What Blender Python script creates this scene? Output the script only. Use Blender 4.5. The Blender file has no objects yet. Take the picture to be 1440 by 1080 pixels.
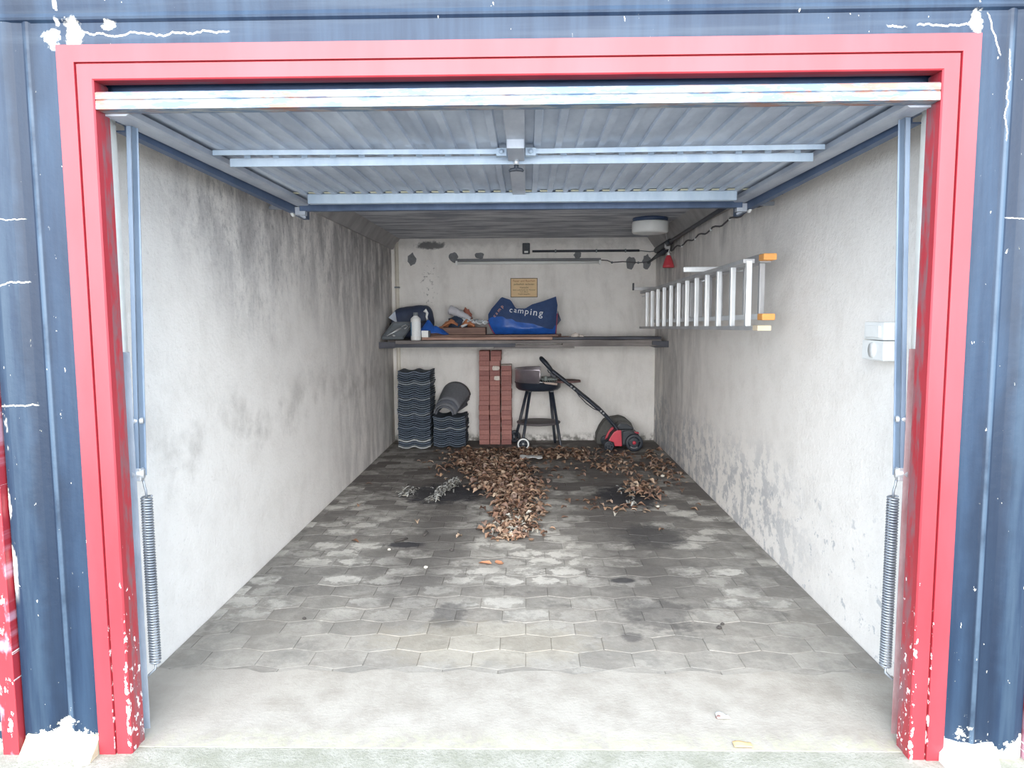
import bpy, bmesh, math, random
from mathutils import Vector, Matrix, Euler, noise as mnoise

random.seed(7)
scn = bpy.context.scene
COL = scn.collection

# ---------------------------------------------------------------- camera
def look_matrix(pos, pitch, yaw, roll):
    cy, sy, cp, sp = math.cos(yaw), math.sin(yaw), math.cos(pitch), math.sin(pitch)
    fwd = Vector((-sy*cp, cy*cp, -sp)); right = Vector((cy, sy, 0)); up = right.cross(fwd)
    r = right*math.cos(roll) + up*math.sin(roll)
    u = up*math.cos(roll) - right*math.sin(roll)
    m = Matrix((r, u, -fwd)).transposed().to_4x4()
    m.translation = Vector(pos)
    return m
cam_data = bpy.data.cameras.new('camera')
cam = bpy.data.objects.new('camera', cam_data); COL.objects.link(cam)
cam_data.sensor_width = 36.0
cam_data.lens = 1018.7/1440*36
cam_data.clip_start = 0.05
cam.matrix_world = look_matrix((0.0397, -2.2306, 1.4215), 0.0955, 0.0211, -0.0051)
scn.camera = cam

# ---------------------------------------------------------------- light
world = bpy.data.worlds.new('overcast_sky'); scn.world = world
world.use_nodes = True
bg = world.node_tree.nodes['Background']
bg.inputs['Color'].default_value = (0.74, 0.87, 1.0, 1)
bg.inputs['Strength'].default_value = 1.4
sun_d = bpy.data.lights.new('hazy_sun', 'SUN'); sun_d.energy = 2.7; sun_d.angle = math.radians(64)
sun_d.color = (1.0, 0.95, 0.88)
sun = bpy.data.objects.new('hazy_sun', sun_d); COL.objects.link(sun)
sun.rotation_euler = (math.radians(76), 0, math.radians(-2))
scn.view_settings.view_transform = 'Standard'
scn.view_settings.look = 'None'
scn.view_settings.gamma = 1.0
scn.view_settings.use_curve_mapping = False
scn.view_settings.exposure = 1.7
scn.cycles.max_bounces = 10
scn.cycles.diffuse_bounces = 7

# ---------------------------------------------------------------- helpers: objects
WL = {}
def wloc(o): return WL.get(o.name, Vector((0, 0, 0)))
def place(o, loc, parent=None):
    loc = Vector(loc); WL[o.name] = loc
    if parent is not None:
        o.parent = parent; o.location = loc - wloc(parent)
    else:
        o.location = loc
def tag(o, label=None, cat=None, group=None, kind=None):
    if label: o['label'] = label
    if cat: o['category'] = cat
    if group: o['group'] = group
    if kind: o['kind'] = kind
    return o
def thing(name, label, cat, loc=(0, 0, 0), group=None, kind=None):
    o = bpy.data.objects.new(name, None); o.empty_display_size = 0.1
    COL.objects.link(o); place(o, loc)
    return tag(o, label, cat, group, kind)
def clone(o, loc=None, rot=None, label=None, group=None):
    c = o.copy(); COL.objects.link(c)
    if loc is not None: c.location = loc; WL[c.name] = Vector(loc)
    if rot is not None: c.rotation_euler = rot
    if label: c['label'] = label
    if group: c['group'] = group
    for ch in o.children:
        d = ch.copy(); COL.objects.link(d); d.parent = c
        for g in ch.children:
            e = g.copy(); COL.objects.link(e); e.parent = d
    return c

class MB:
    def __init__(s): s.v = []; s.f = []; s.sm = []
    def add(s, vs, fs, smooth=False):
        b = len(s.v); s.v += [tuple(p) for p in vs]
        s.f += [tuple(i+b for i in f) for f in fs]; s.sm += [smooth]*len(fs)
        return s
    def box(s, x0, x1, y0, y1, z0, z1):
        vs = [(x, y, z) for x in (x0, x1) for y in (y0, y1) for z in (z0, z1)]
        return s.add(vs, [(0,1,3,2),(4,6,7,5),(0,4,5,1),(2,3,7,6),(0,2,6,4),(1,5,7,3)])
    def bar(s, a, b, w, h, up=(0, 0, 1)):
        a, b = Vector(a), Vector(b); d = (b-a).normalized(); u = Vector(up)
        sx = d.cross(u)
        if sx.length < 1e-4: sx = d.cross(Vector((1, 0, 0)))
        sx.normalize(); uu = sx.cross(d).normalized()
        vs = []
        for p in (a, b):
            for (i, j) in ((-1,-1),(1,-1),(1,1),(-1,1)):
                vs.append(p + sx*(i*w/2) + uu*(j*h/2))
        return s.add(vs, [(3,2,1,0),(4,5,6,7),(0,1,5,4),(1,2,6,5),(2,3,7,6),(3,0,4,7)])
    def tube(s, pts, r, seg=8, closed=False, caps=True):
        pts = [Vector(p) for p in pts]; n = len(pts)
        rs = r if isinstance(r, (list, tuple)) else [r]*n
        vs = []; fs = []
        ref = None
        for i, p in enumerate(pts):
            if closed: t = pts[(i+1) % n]-pts[i-1]
            else: t = pts[min(i+1, n-1)]-pts[max(i-1, 0)]
            if t.length < 1e-9: t = Vector((0, 0, 1))
            t.normalize()
            if ref is None:
                ref = Vector((0, 0, 1)) if abs(t.z) < 0.9 else Vector((1, 0, 0))
            x = (ref - t*ref.dot(t))
            if x.length < 1e-6: x = t.orthogonal()
            x.normalize(); y = t.cross(x); ref = x
            for k in range(seg):
                a = 2*math.pi*k/seg
                vs.append(p + (x*math.cos(a)+y*math.sin(a))*rs[i])
        m = n if closed else n-1
        for i in range(m):
            for k in range(seg):
                a, b = i*seg+k, i*seg+(k+1) % seg
                c, d = ((i+1) % n)*seg+(k+1) % seg, ((i+1) % n)*seg+k
                fs.append((a, b, c, d))
        if caps and not closed:
            fs.append(tuple(range(seg-1, -1, -1))); fs.append(tuple((n-1)*seg+k for k in range(seg)))
        return s.add(vs, fs, True)
    def lathe(s, prof, c, axis='z', seg=32, a0=0.0, a1=2*math.pi):
        full = abs(a1-a0-2*math.pi) < 1e-6; m = seg if full else seg+1
        vs = []; fs = []
        for k in range(m):
            a = a0+(a1-a0)*k/seg
            for (r, h) in prof:
                p = (r*math.cos(a), r*math.sin(a), h)
                if axis == 'y': p = (p[0], p[2], p[1])
                elif axis == 'x': p = (p[2], p[0], p[1])
                vs.append((p[0]+c[0], p[1]+c[1], p[2]+c[2]))
        q = len(prof)
        for k in range(seg):
            k2 = (k+1) % m
            for i in range(q-1):
                fs.append((k*q+i, k2*q+i, k2*q+i+1, k*q+i+1))
        return s.add(vs, fs, True)
    def prism(s, poly, h0, h1, axis='z'):
        n = len(poly)
        def mk(p, h):
            if axis == 'z': return (p[0], p[1], h)
            if axis == 'y': return (p[0], h, p[1])
            return (h, p[0], p[1])
        vs = [mk(p, h0) for p in poly]+[mk(p, h1) for p in poly]
        fs = [tuple(range(n-1, -1, -1)), tuple(range(n, 2*n))]
        for i in range(n): fs.append((i, (i+1) % n, (i+1) % n+n, i+n))
        return s.add(vs, fs)
    def mesh(s, name, mat, bevel=0, fix=True):
        me = bpy.data.meshes.new(name)
        me.from_pydata(s.v, [], s.f); me.update()
        for p, sm in zip(me.polygons, s.sm): p.use_smooth = sm
        if bevel or fix:
            bm = bmesh.new(); bm.from_mesh(me)
            if bevel:
                es = [e for e in bm.edges if len(e.link_faces) == 2 and e.calc_face_angle(0) > 0.6]
                bmesh.ops.bevel(bm, geom=es, offset=bevel, segments=2, profile=0.6, affect='EDGES', clamp_overlap=True)
            if fix: bmesh.ops.recalc_face_normals(bm, faces=bm.faces[:])
            bm.to_mesh(me); bm.free()
        if mat is not None: me.materials.append(mat)
        return me
    def build(s, name, mat, parent=None, bevel=0, fix=True, label=None, kind=None):
        me = s.mesh(name, mat, bevel, fix)
        xs = [v.co for v in me.vertices]
        lo = Vector([min(c[i] for c in xs) for i in range(3)]); hi = Vector([max(c[i] for c in xs) for i in range(3)])
        o0 = Vector(((lo.x+hi.x)/2, (lo.y+hi.y)/2, lo.z))
        me.transform(Matrix.Translation(-o0))
        o = bpy.data.objects.new(name, me); COL.objects.link(o)
        place(o, o0, parent)
        if label: o['label'] = label
        if kind: o['kind'] = kind
        return o

def text_part(name, body, size, mat, M, parent, label=None, extrude=0.0006):
    cu = bpy.data.curves.new(name, 'FONT'); cu.body = body; cu.size = size
    cu.align_x = 'CENTER'; cu.align_y = 'CENTER'; cu.extrude = extrude; cu.resolution_u = 3
    t = bpy.data.objects.new(name+'_src', cu); COL.objects.link(t)
    dg = bpy.context.evaluated_depsgraph_get()
    me = bpy.data.meshes.new_from_object(t.evaluated_get(dg))
    bpy.data.objects.remove(t); bpy.data.curves.remove(cu)
    me.name = name
    me.materials.clear(); me.materials.append(mat)
    M = Matrix(M); loc = M.to_translation()
    R = M.copy(); R.translation = (0, 0, 0)
    me.transform(R)
    o = bpy.data.objects.new(name, me); COL.objects.link(o); place(o, loc, parent)
    if label: o['label'] = label
    return o

# ---------------------------------------------------------------- helpers: materials
def S(r, g, b):
    f = lambda c: (c/255/12.92) if c/255 <= 0.04045 else ((c/255+0.055)/1.055)**2.4
    return (f(r), f(g), f(b))
def K(c, k): return tuple(v*k for v in c)
class G:
    def __init__(s, name, rough=0.8, metal=0.0, spec=0.5):
        s.m = bpy.data.materials.new(name); s.m.use_nodes = True
        s.t = s.m.node_tree; s.b = s.t.nodes['Principled BSDF']
        s.b.inputs['Roughness'].default_value = rough; s.b.inputs['Metallic'].default_value = metal
        s.b.inputs['Specular IOR Level'].default_value = spec
        s._p = None; s._o = None; s._r = None
    def nd(s, t): return s.t.nodes.new(t)
    def put(s, inp, v):
        if isinstance(v, bpy.types.NodeSocket): s.t.links.new(v, inp)
        else:
            if hasattr(v, '__len__') and len(v) == 3 and inp.type == 'RGBA': v = (*v, 1)
            inp.default_value = v
    @property
    def pos(s):
        if s._p is None: s._p = s.nd('ShaderNodeNewGeometry').outputs['Position']
        return s._p
    @property
    def obj(s):
        if s._o is None: s._o = s.nd('ShaderNodeTexCoord').outputs['Object']
        return s._o
    @property
    def rnd(s):
        if s._r is None:
            a = s.nd('ShaderNodeObjectInfo').outputs['Random']; b = s.nd('ShaderNodeNewGeometry').outputs['Random Per Island']
            s._r = s.ma('FRACT', s.ma('ADD', a, b))
        return s._r
    def ma(s, op, a, b=0.0, clamp=False):
        n = s.nd('ShaderNodeMath'); n.operation = op; n.use_clamp = clamp
        s.put(n.inputs[0], a); s.put(n.inputs[1], b); return n.outputs[0]
    def xyz(s, v=None):
        n = s.nd('ShaderNodeSeparateXYZ'); s.put(n.inputs[0], v if v is not None else s.pos); return n.outputs
    def vec(s, x, y, z):
        n = s.nd('ShaderNodeCombineXYZ')
        for i, c in enumerate((x, y, z)): s.put(n.inputs[i], c)
        return n.outputs[0]
    def sc(s, v, k):
        n = s.nd('ShaderNodeVectorMath'); n.operation = 'MULTIPLY'; s.put(n.inputs[0], v); n.inputs[1].default_value = k; return n.outputs[0]
    def off(s, v, k):
        n = s.nd('ShaderNodeVectorMath'); n.operation = 'ADD'; s.put(n.inputs[0], v); s.put(n.inputs[1], k); return n.outputs[0]
    def noise(s, v=None, scale=5, detail=4, rough=0.55, dist=0.0):
        n = s.nd('ShaderNodeTexNoise'); s.put(n.inputs['Vector'], v if v is not None else s.pos)
        n.inputs['Scale'].default_value = scale; n.inputs['Detail'].default_value = detail
        n.inputs['Roughness'].default_value = rough; n.inputs['Distortion'].default_value = dist
        return n.outputs[0]
    def vor(s, v=None, scale=5, feature='F1', out='Distance'):
        n = s.nd('ShaderNodeTexVoronoi'); n.feature = feature; s.put(n.inputs['Vector'], v if v is not None else s.pos)
        n.inputs['Scale'].default_value = scale; return n.outputs[out]
    def mr(s, v, a, b, c=0.0, d=1.0, smooth=True):
        n = s.nd('ShaderNodeMapRange'); n.interpolation_type = 'SMOOTHSTEP' if smooth else 'LINEAR'
        s.put(n.inputs[0], v)
        for i, k in enumerate((a, b, c, d)): n.inputs[i+1].default_value = k
        return n.outputs[0]
    def mix(s, f, a, b, mode='MIX'):
        n = s.nd('ShaderNodeMix'); n.data_type = 'RGBA'; n.blend_type = mode
        s.put(n.inputs[0], f); s.put(n.inputs[6], a); s.put(n.inputs[7], b); return n.outputs[2]
    def mul(s, *a):
        r = a[0]
        for b in a[1:]: r = s.ma('MULTIPLY', r, b)
        return r
    def mx(s, a, b): return s.ma('MAXIMUM', a, b)
    def blob(s, u, v, cu, cv, ru, rv, wob=0.0, wn=None):
        du = s.ma('DIVIDE', s.ma('SUBTRACT', u, cu), ru); dv = s.ma('DIVIDE', s.ma('SUBTRACT', v, cv), rv)
        d = s.ma('SQRT', s.ma('ADD', s.mul(du, du), s.mul(dv, dv)))
        if wn is not None: d = s.ma('ADD', d, s.mul(s.ma('SUBTRACT', wn, 0.5), wob))
        return s.mr(d, 1.0, 0.55)
    def band(s, u, lo, hi, soft):
        return s.mul(s.mr(u, lo-soft, lo+soft), s.mr(u, hi+soft, hi-soft))
    def done(s, col=None, rough=None, bump=None, strength=0.3, dist=0.01, metal=None):
        if col is not None: s.put(s.b.inputs['Base Color'], col)
        if rough is not None: s.put(s.b.inputs['Roughness'], rough)
        if metal is not None: s.put(s.b.inputs['Metallic'], metal)
        if bump is not None:
            n = s.nd('ShaderNodeBump'); n.inputs['Strength'].default_value = strength; n.inputs['Distance'].default_value = dist
            s.put(n.inputs['Height'], bump); s.t.links.new(n.outputs[0], s.b.inputs['Normal'])
        return s.m

def plain(name, col, rough=0.6, metal=0.0, var=0.12, scale=20, spec=0.5):
    g = G(name, rough, metal, spec)
    n = g.noise(g.pos, scale, 4)
    k = g.mr(n, 0.25, 0.75, 1-var, 1+var, False)
    c = g.mix(1.0, col, g.vec(k, k, k), 'MULTIPLY')
    return g.done(c, bump=n, strength=0.08, dist=0.004)

# --- plaster walls
def m_plaster(side):
    g = G('plaster_'+side, 0.9, 0, 0.2)
    x, y, z = g.xyz()
    base = S(244, 240, 236) if side != 'back' else S(236, 233, 230)
    if side == 'back': u = x
    else: u = y
    uv = g.vec(u, z, 0.0)
    fine = g.noise(uv, 60, 5, 0.7)
    mid = g.noise(uv, 5, 6, 0.65)
    streak = g.noise(g.vec(g.ma('MULTIPLY', u, 5.0), g.ma('MULTIPLY', z, 1.7), 0.0), 1.0, 8, 0.68, 0.3)
    big = g.noise(uv, 1.1, 3, 0.5)
    c = g.mix(g.mr(mid, 0.4, 0.75, 0, 0.30), base, S(212, 206, 200))
    c = g.mix(g.mr(fine, 0.57, 0.72, 0, 0.28), c, S(160, 155, 150))
    if side == 'left':
        # mould along the upper part of the wall, worn patches below
        up = g.mul(g.mr(g.ma('ADD', z, g.mul(g.ma('SUBTRACT', big, 0.5), 1.0)), 1.15, 2.05), g.mr(g.ma('ADD', y, g.mul(big, 0.8)), 0.9, 1.9))
        mould = g.mul(up, g.mr(streak, 0.34, 0.66))
        c = g.mix(g.mul(mould, 0.62), c, S(122, 120, 124))
        dots = g.mul(up, g.mr(g.noise(g.vec(g.mul(u, 22.0), g.mul(z, 13.0), 0.0), 1.0, 8, 0.8), 0.48, 0.66))
        c = g.mix(g.mul(dots, 0.50), c, S(96, 96, 100))
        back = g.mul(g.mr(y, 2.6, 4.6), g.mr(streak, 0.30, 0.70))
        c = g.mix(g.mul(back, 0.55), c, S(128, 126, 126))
        mid_b = g.mul(g.band(g.ma('ADD', z, g.mul(g.ma('SUBTRACT', mid, 0.5), 0.5)), 0.78, 0.98, 0.12), g.mr(g.noise(uv, 2.3, 5), 0.45, 0.62))
        c = g.mix(g.mul(mid_b, 0.40), c, S(140, 134, 128))
    elif side == 'right':
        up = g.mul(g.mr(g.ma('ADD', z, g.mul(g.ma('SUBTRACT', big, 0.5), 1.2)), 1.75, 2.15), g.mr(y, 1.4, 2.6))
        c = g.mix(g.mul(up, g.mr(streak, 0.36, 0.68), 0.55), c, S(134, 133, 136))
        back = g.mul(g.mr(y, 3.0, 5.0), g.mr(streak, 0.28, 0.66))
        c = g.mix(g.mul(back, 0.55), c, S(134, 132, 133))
        low = g.mul(g.mr(g.ma('ADD', z, g.mul(g.ma('SUBTRACT', big, 0.5), 0.8)), 0.72, 0.25), g.mr(y, 1.0, 2.2), g.mr(g.noise(uv, 7, 7, 0.7), 0.47, 0.56))
        c = g.mix(g.mul(low, 0.55), c, S(150, 155, 164))
        flake = g.mul(g.mr(z, 0.75, 0.35), g.mr(g.noise(uv, 13, 7, 0.7), 0.60, 0.63))
        c = g.mix(g.mul(flake, 0.6), c, S(165, 170, 178))
    else:
        c = g.mix(g.mr(streak, 0.42, 0.80, 0, 0.32), c, S(160, 155, 150))
        e = g.mr(g.ma('ADD', z, g.mul(g.ma('SUBTRACT', mid, 0.5), 0.35)), 2.12, 2.25)
        c = g.mix(g.mul(e, 0.35), c, S(140, 138, 136))
        st = g.blob(x, z, -1.03, 2.19, 0.20, 0.055, 1.6, g.noise(uv, 13, 6, 0.7))
        c = g.mix(g.mul(st, 0.85), c, S(82, 84, 88))
        st2 = g.mul(g.blob(x, z, -1.05, 1.78, 0.12, 0.35, 0.8, mid), g.mr(g.noise(uv, 22, 6, 0.7), 0.56, 0.62))
        c = g.mix(g.mul(st2, 0.6), c, S(110, 110, 110))
        foot = g.mul(g.mr(z, 0.11, 0.02), g.mr(g.noise(uv, 14, 5), 0.40, 0.6))
        c = g.mix(g.mul(foot, 0.8), c, S(95, 92, 86))
    return g.done(c, bump=g.ma('ADD', g.noise(uv, 40, 6, 0.7), g.mul(mid, 1.5)), strength=0.35, dist=0.012)

def m_ceiling():
    g = G('stained_concrete', 0.9, 0, 0.2)
    x, y, z = g.xyz()
    st = g.noise(g.vec(g.ma('MULTIPLY', x, 2.2), g.ma('MULTIPLY', y, 9.0), z), 1.0, 6, 0.65)
    c = g.mix(g.mr(st, 0.35, 0.65), S(152, 156, 168), S(216, 218, 222))
    return g.done(c, bump=st, strength=0.3, dist=0.02)

# --- exterior navy paint
def m_blue():
    g = G('navy_facade_paint', 0.45, 0, 0.30)
    x, y, z = g.xyz()
    ax = g.ma('ABSOLUTE', x)
    uv = g.vec(x, z, g.mul(y, 0.3))
    st = g.noise(g.vec(g.ma('MULTIPLY', x, 16.0), g.ma('MULTIPLY', z, 1.1), 0.0), 1.0, 7, 0.62)
    mid = g.noise(uv, 4.0, 5, 0.6)
    c = g.mix(g.mr(st, 0.30, 0.72), K(S(62, 98, 144), 0.18), K(S(98, 138, 184), 0.18))
    # washed-out pilaster faces and dark run marks
    worn = g.mul(g.mr(ax, 1.49, 1.56), g.mr(st, 0.35, 0.70))
    c = g.mix(g.mul(worn, 0.55), c, K(S(140, 172, 200), 0.18))
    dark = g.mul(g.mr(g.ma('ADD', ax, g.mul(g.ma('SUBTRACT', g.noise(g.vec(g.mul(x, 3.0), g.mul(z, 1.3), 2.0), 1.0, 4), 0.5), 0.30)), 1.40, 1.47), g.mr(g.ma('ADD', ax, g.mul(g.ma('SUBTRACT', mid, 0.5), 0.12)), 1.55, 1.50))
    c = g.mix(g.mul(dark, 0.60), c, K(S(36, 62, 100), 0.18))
    tops = g.mul(g.mr(z, 2.20, 2.25), g.mr(g.noise(g.vec(g.mul(x, 1.5), g.mul(z, 30.0), 0.0), 1.0, 5), 0.45, 0.7))
    c = g.mix(g.mul(tops, 0.35), c, K(S(150, 176, 206), 0.18))
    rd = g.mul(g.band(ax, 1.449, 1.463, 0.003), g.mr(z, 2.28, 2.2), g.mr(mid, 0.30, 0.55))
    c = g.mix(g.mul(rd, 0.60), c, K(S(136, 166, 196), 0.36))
    # chips
    sp = g.mul(g.mr(g.noise(g.vec(g.ma('MULTIPLY', x, 60.0), g.ma('MULTIPLY', z, 22.0), 0.0), 1.0, 3, 0.6), 0.70, 0.72), g.mr(g.noise(uv, 2.0, 2), 0.35, 0.6))
    # edge of the red frame, where the paint has chipped
    ed = g.mul(g.band(ax, 1.355, 1.366, 0.003), g.mr(g.noise(g.vec(g.mul(x, 20.0), g.mul(z, 45.0), 0.0), 1.0, 3), 0.50, 0.60))
    ed2 = g.mul(g.band(z, 2.222, 2.231, 0.003), g.mr(g.noise(g.vec(g.mul(x, 30.0), g.mul(z, 45.0), 0.0), 1.0, 3), 0.52, 0.60), g.mr(ax, 1.38, 1.36))
    chips = g.mx(sp, g.mx(ed, ed2))
    # plaster laid bare
    nb = g.noise(uv, 24, 5, 0.7); n2 = g.noise(g.vec(g.mul(x, 1.0), g.mul(z, 1.0), 3.0), 9.0, 5, 0.6)
    bl = g.blob(x, z, -1.315, 2.262, 0.032, 0.050, 2.2, nb)
    bl = g.mx(bl, g.blob(x, z, -1.385, 2.252, 0.026, 0.034, 2.6, nb))
    bl = g.mx(bl, g.blob(x, z, 1.352, 2.265, 0.022, 0.036, 2.4, nb))
    bl = g.mx(bl, g.blob(x, z, -1.205, 2.285, 0.026, 0.018, 2.6, nb))
    bl = g.mx(bl, g.mr(g.ma('ADD', z, g.mul(g.ma('SUBTRACT', g.noise(uv, 8, 7, 0.72), 0.5), 0.55)), 0.060, 0.046))
    lf = g.mul(g.mr(x, -1.592, -1.604), g.mr(g.noise(g.vec(g.mul(x, 9.0), g.mul(z, 2.2), 0.0), 1.0, 5, 0.7), 0.53, 0.57), g.band(z, 0.55, 1.30, 0.06))
    bl = g.mx(bl, lf)
    def crack_h(x0, x1, z0, amp, w, k):
        line = g.ma('ABSOLUTE', g.ma('SUBTRACT', g.ma('SUBTRACT', z, z0), g.mul(g.ma('SUBTRACT', g.noise(g.vec(g.mul(x, k), 0.0, z0*7), 1.0, 4, 0.65), 0.5), amp)))
        return g.mul(g.mr(line, w, w*0.4), g.band(x, x0, x1, 0.01), g.mr(n2, 0.30, 0.42))
    def crack_v(z0, z1, x0, amp, w, k, slope=0.0):
        line = g.ma('ABSOLUTE', g.ma('SUBTRACT', g.ma('SUBTRACT', g.ma('SUBTRACT', x, x0), g.mul(g.ma('SUBTRACT', z, z0), slope)), g.mul(g.ma('SUBTRACT', g.noise(g.vec(0.0, g.mul(z, k), x0*7), 1.0, 4, 0.65), 0.5), amp)))
        return g.mul(g.mr(line, w, w*0.4), g.band(z, z0, z1, 0.01))
    cr = crack_h(-1.30, -0.85, 2.262, 0.07, 0.0035, 9.0)
    cr = g.mx(cr, crack_h(1.10, 1.345, 2.257, 0.06, 0.0035, 11.0))
    cr = g.mx(cr, crack_h(-1.62, -1.50, 1.525, 0.05, 0.003, 14.0))
    cr = g.mx(cr, crack_h(-1.62, -1.50, 1.145, 0.05, 0.003, 12.0))
    cr = g.mx(cr, crack_h(-1.62, -1.50, 1.72, 0.04, 0.002, 12.0))
    cr = g.mx(cr, crack_h(1.47, 1.56, 1.70, 0.03, 0.002, 12.0))
    cr = g.mx(cr, crack_v(2.175, 2.285, 1.425, 0.03, 0.003, 14.0, -0.35))
    cr = g.mx(cr, crack_v(1.93, 2.18, 1.452, 0.04, 0.002, 12.0))
    pale = g.mx(chips, g.mx(bl, cr))
    c = g.mix(pale, c, g.mix(g.mr(nb, 0.4, 0.7), S(236, 234, 226), S(206, 202, 170)))
    hb = g.ma('SUBTRACT', g.mul(g.noise(uv, 30, 5, 0.6), 0.4), g.mul(pale, 0.5))
    return g.done(c, rough=g.mr(pale, 0, 1, 0.45, 0.9), bump=hb, strength=0.4, dist=0.006)

def m_red(name, heavy=False):
    g = G(name, 0.42, 0, 0.55)
    x, y, z = g.xyz()
    n = g.noise(g.vec(g.mul(x, 6.0), g.mul(z, 1.5), y), 1.0, 4)
    c = g.mix(g.mr(n, 0.3, 0.7), K(S(222, 64, 78), 0.46), K(S(234, 80, 94), 0.46))
    if heavy:
        pv = g.vec(g.mul(x, 12.0), g.mul(z, 5.0), 2.0)
        c = g.mix(g.mr(g.noise(pv, 1.0, 5, 0.6), 0.54, 0.62), c, K(S(226, 170, 190), 0.6))
        pale = g.mr(g.noise(g.vec(g.mul(x, 34.0), g.mul(z, 15.0), 4.0), 1.0, 6, 0.7), 0.60, 0.615)
    else:
        ax = g.ma('ABSOLUTE', x)
        low = g.mr(z, 1.15, 0.10)
        edge = g.mul(g.mx(g.band(ax, 1.250, 1.266, 0.005), g.mul(g.band(ax, 1.300, 1.308, 0.003), 0.85)), low)
        e = g.noise(g.vec(g.mul(x, 60.0), g.mul(z, 34.0), g.mul(y, 50.0)), 1.0, 5, 0.65)
        pale = g.mr(g.ma('ADD', e, g.mul(edge, 0.29)), 0.80, 0.815)
        spk = g.mr(g.noise(g.vec(g.mul(x, 50.0), g.mul(z, 40.0), 1.0), 1.0, 2), 0.80, 0.815)
        pale = g.mx(pale, g.mul(spk, 0.9))
        # rubbed reveal: dull red with metal showing through
        rv = g.mul(g.mr(y, 0.006, 0.012), g.mr(g.noise(g.vec(g.mul(y, 40.0), g.mul(z, 9.0), g.mul(x, 5.0)), 1.0, 6, 0.7), 0.40, 0.62))
        c = g.mix(g.mul(rv, 0.75), c, K(S(150, 122, 128), 0.6))
    c = g.mix(pale, c, S(238, 238, 238))
    return g.done(c, bump=g.ma('SUBTRACT', g.mul(n, 0.3), g.mul(pale, 0.6)), strength=0.25, dist=0.003)

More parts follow.
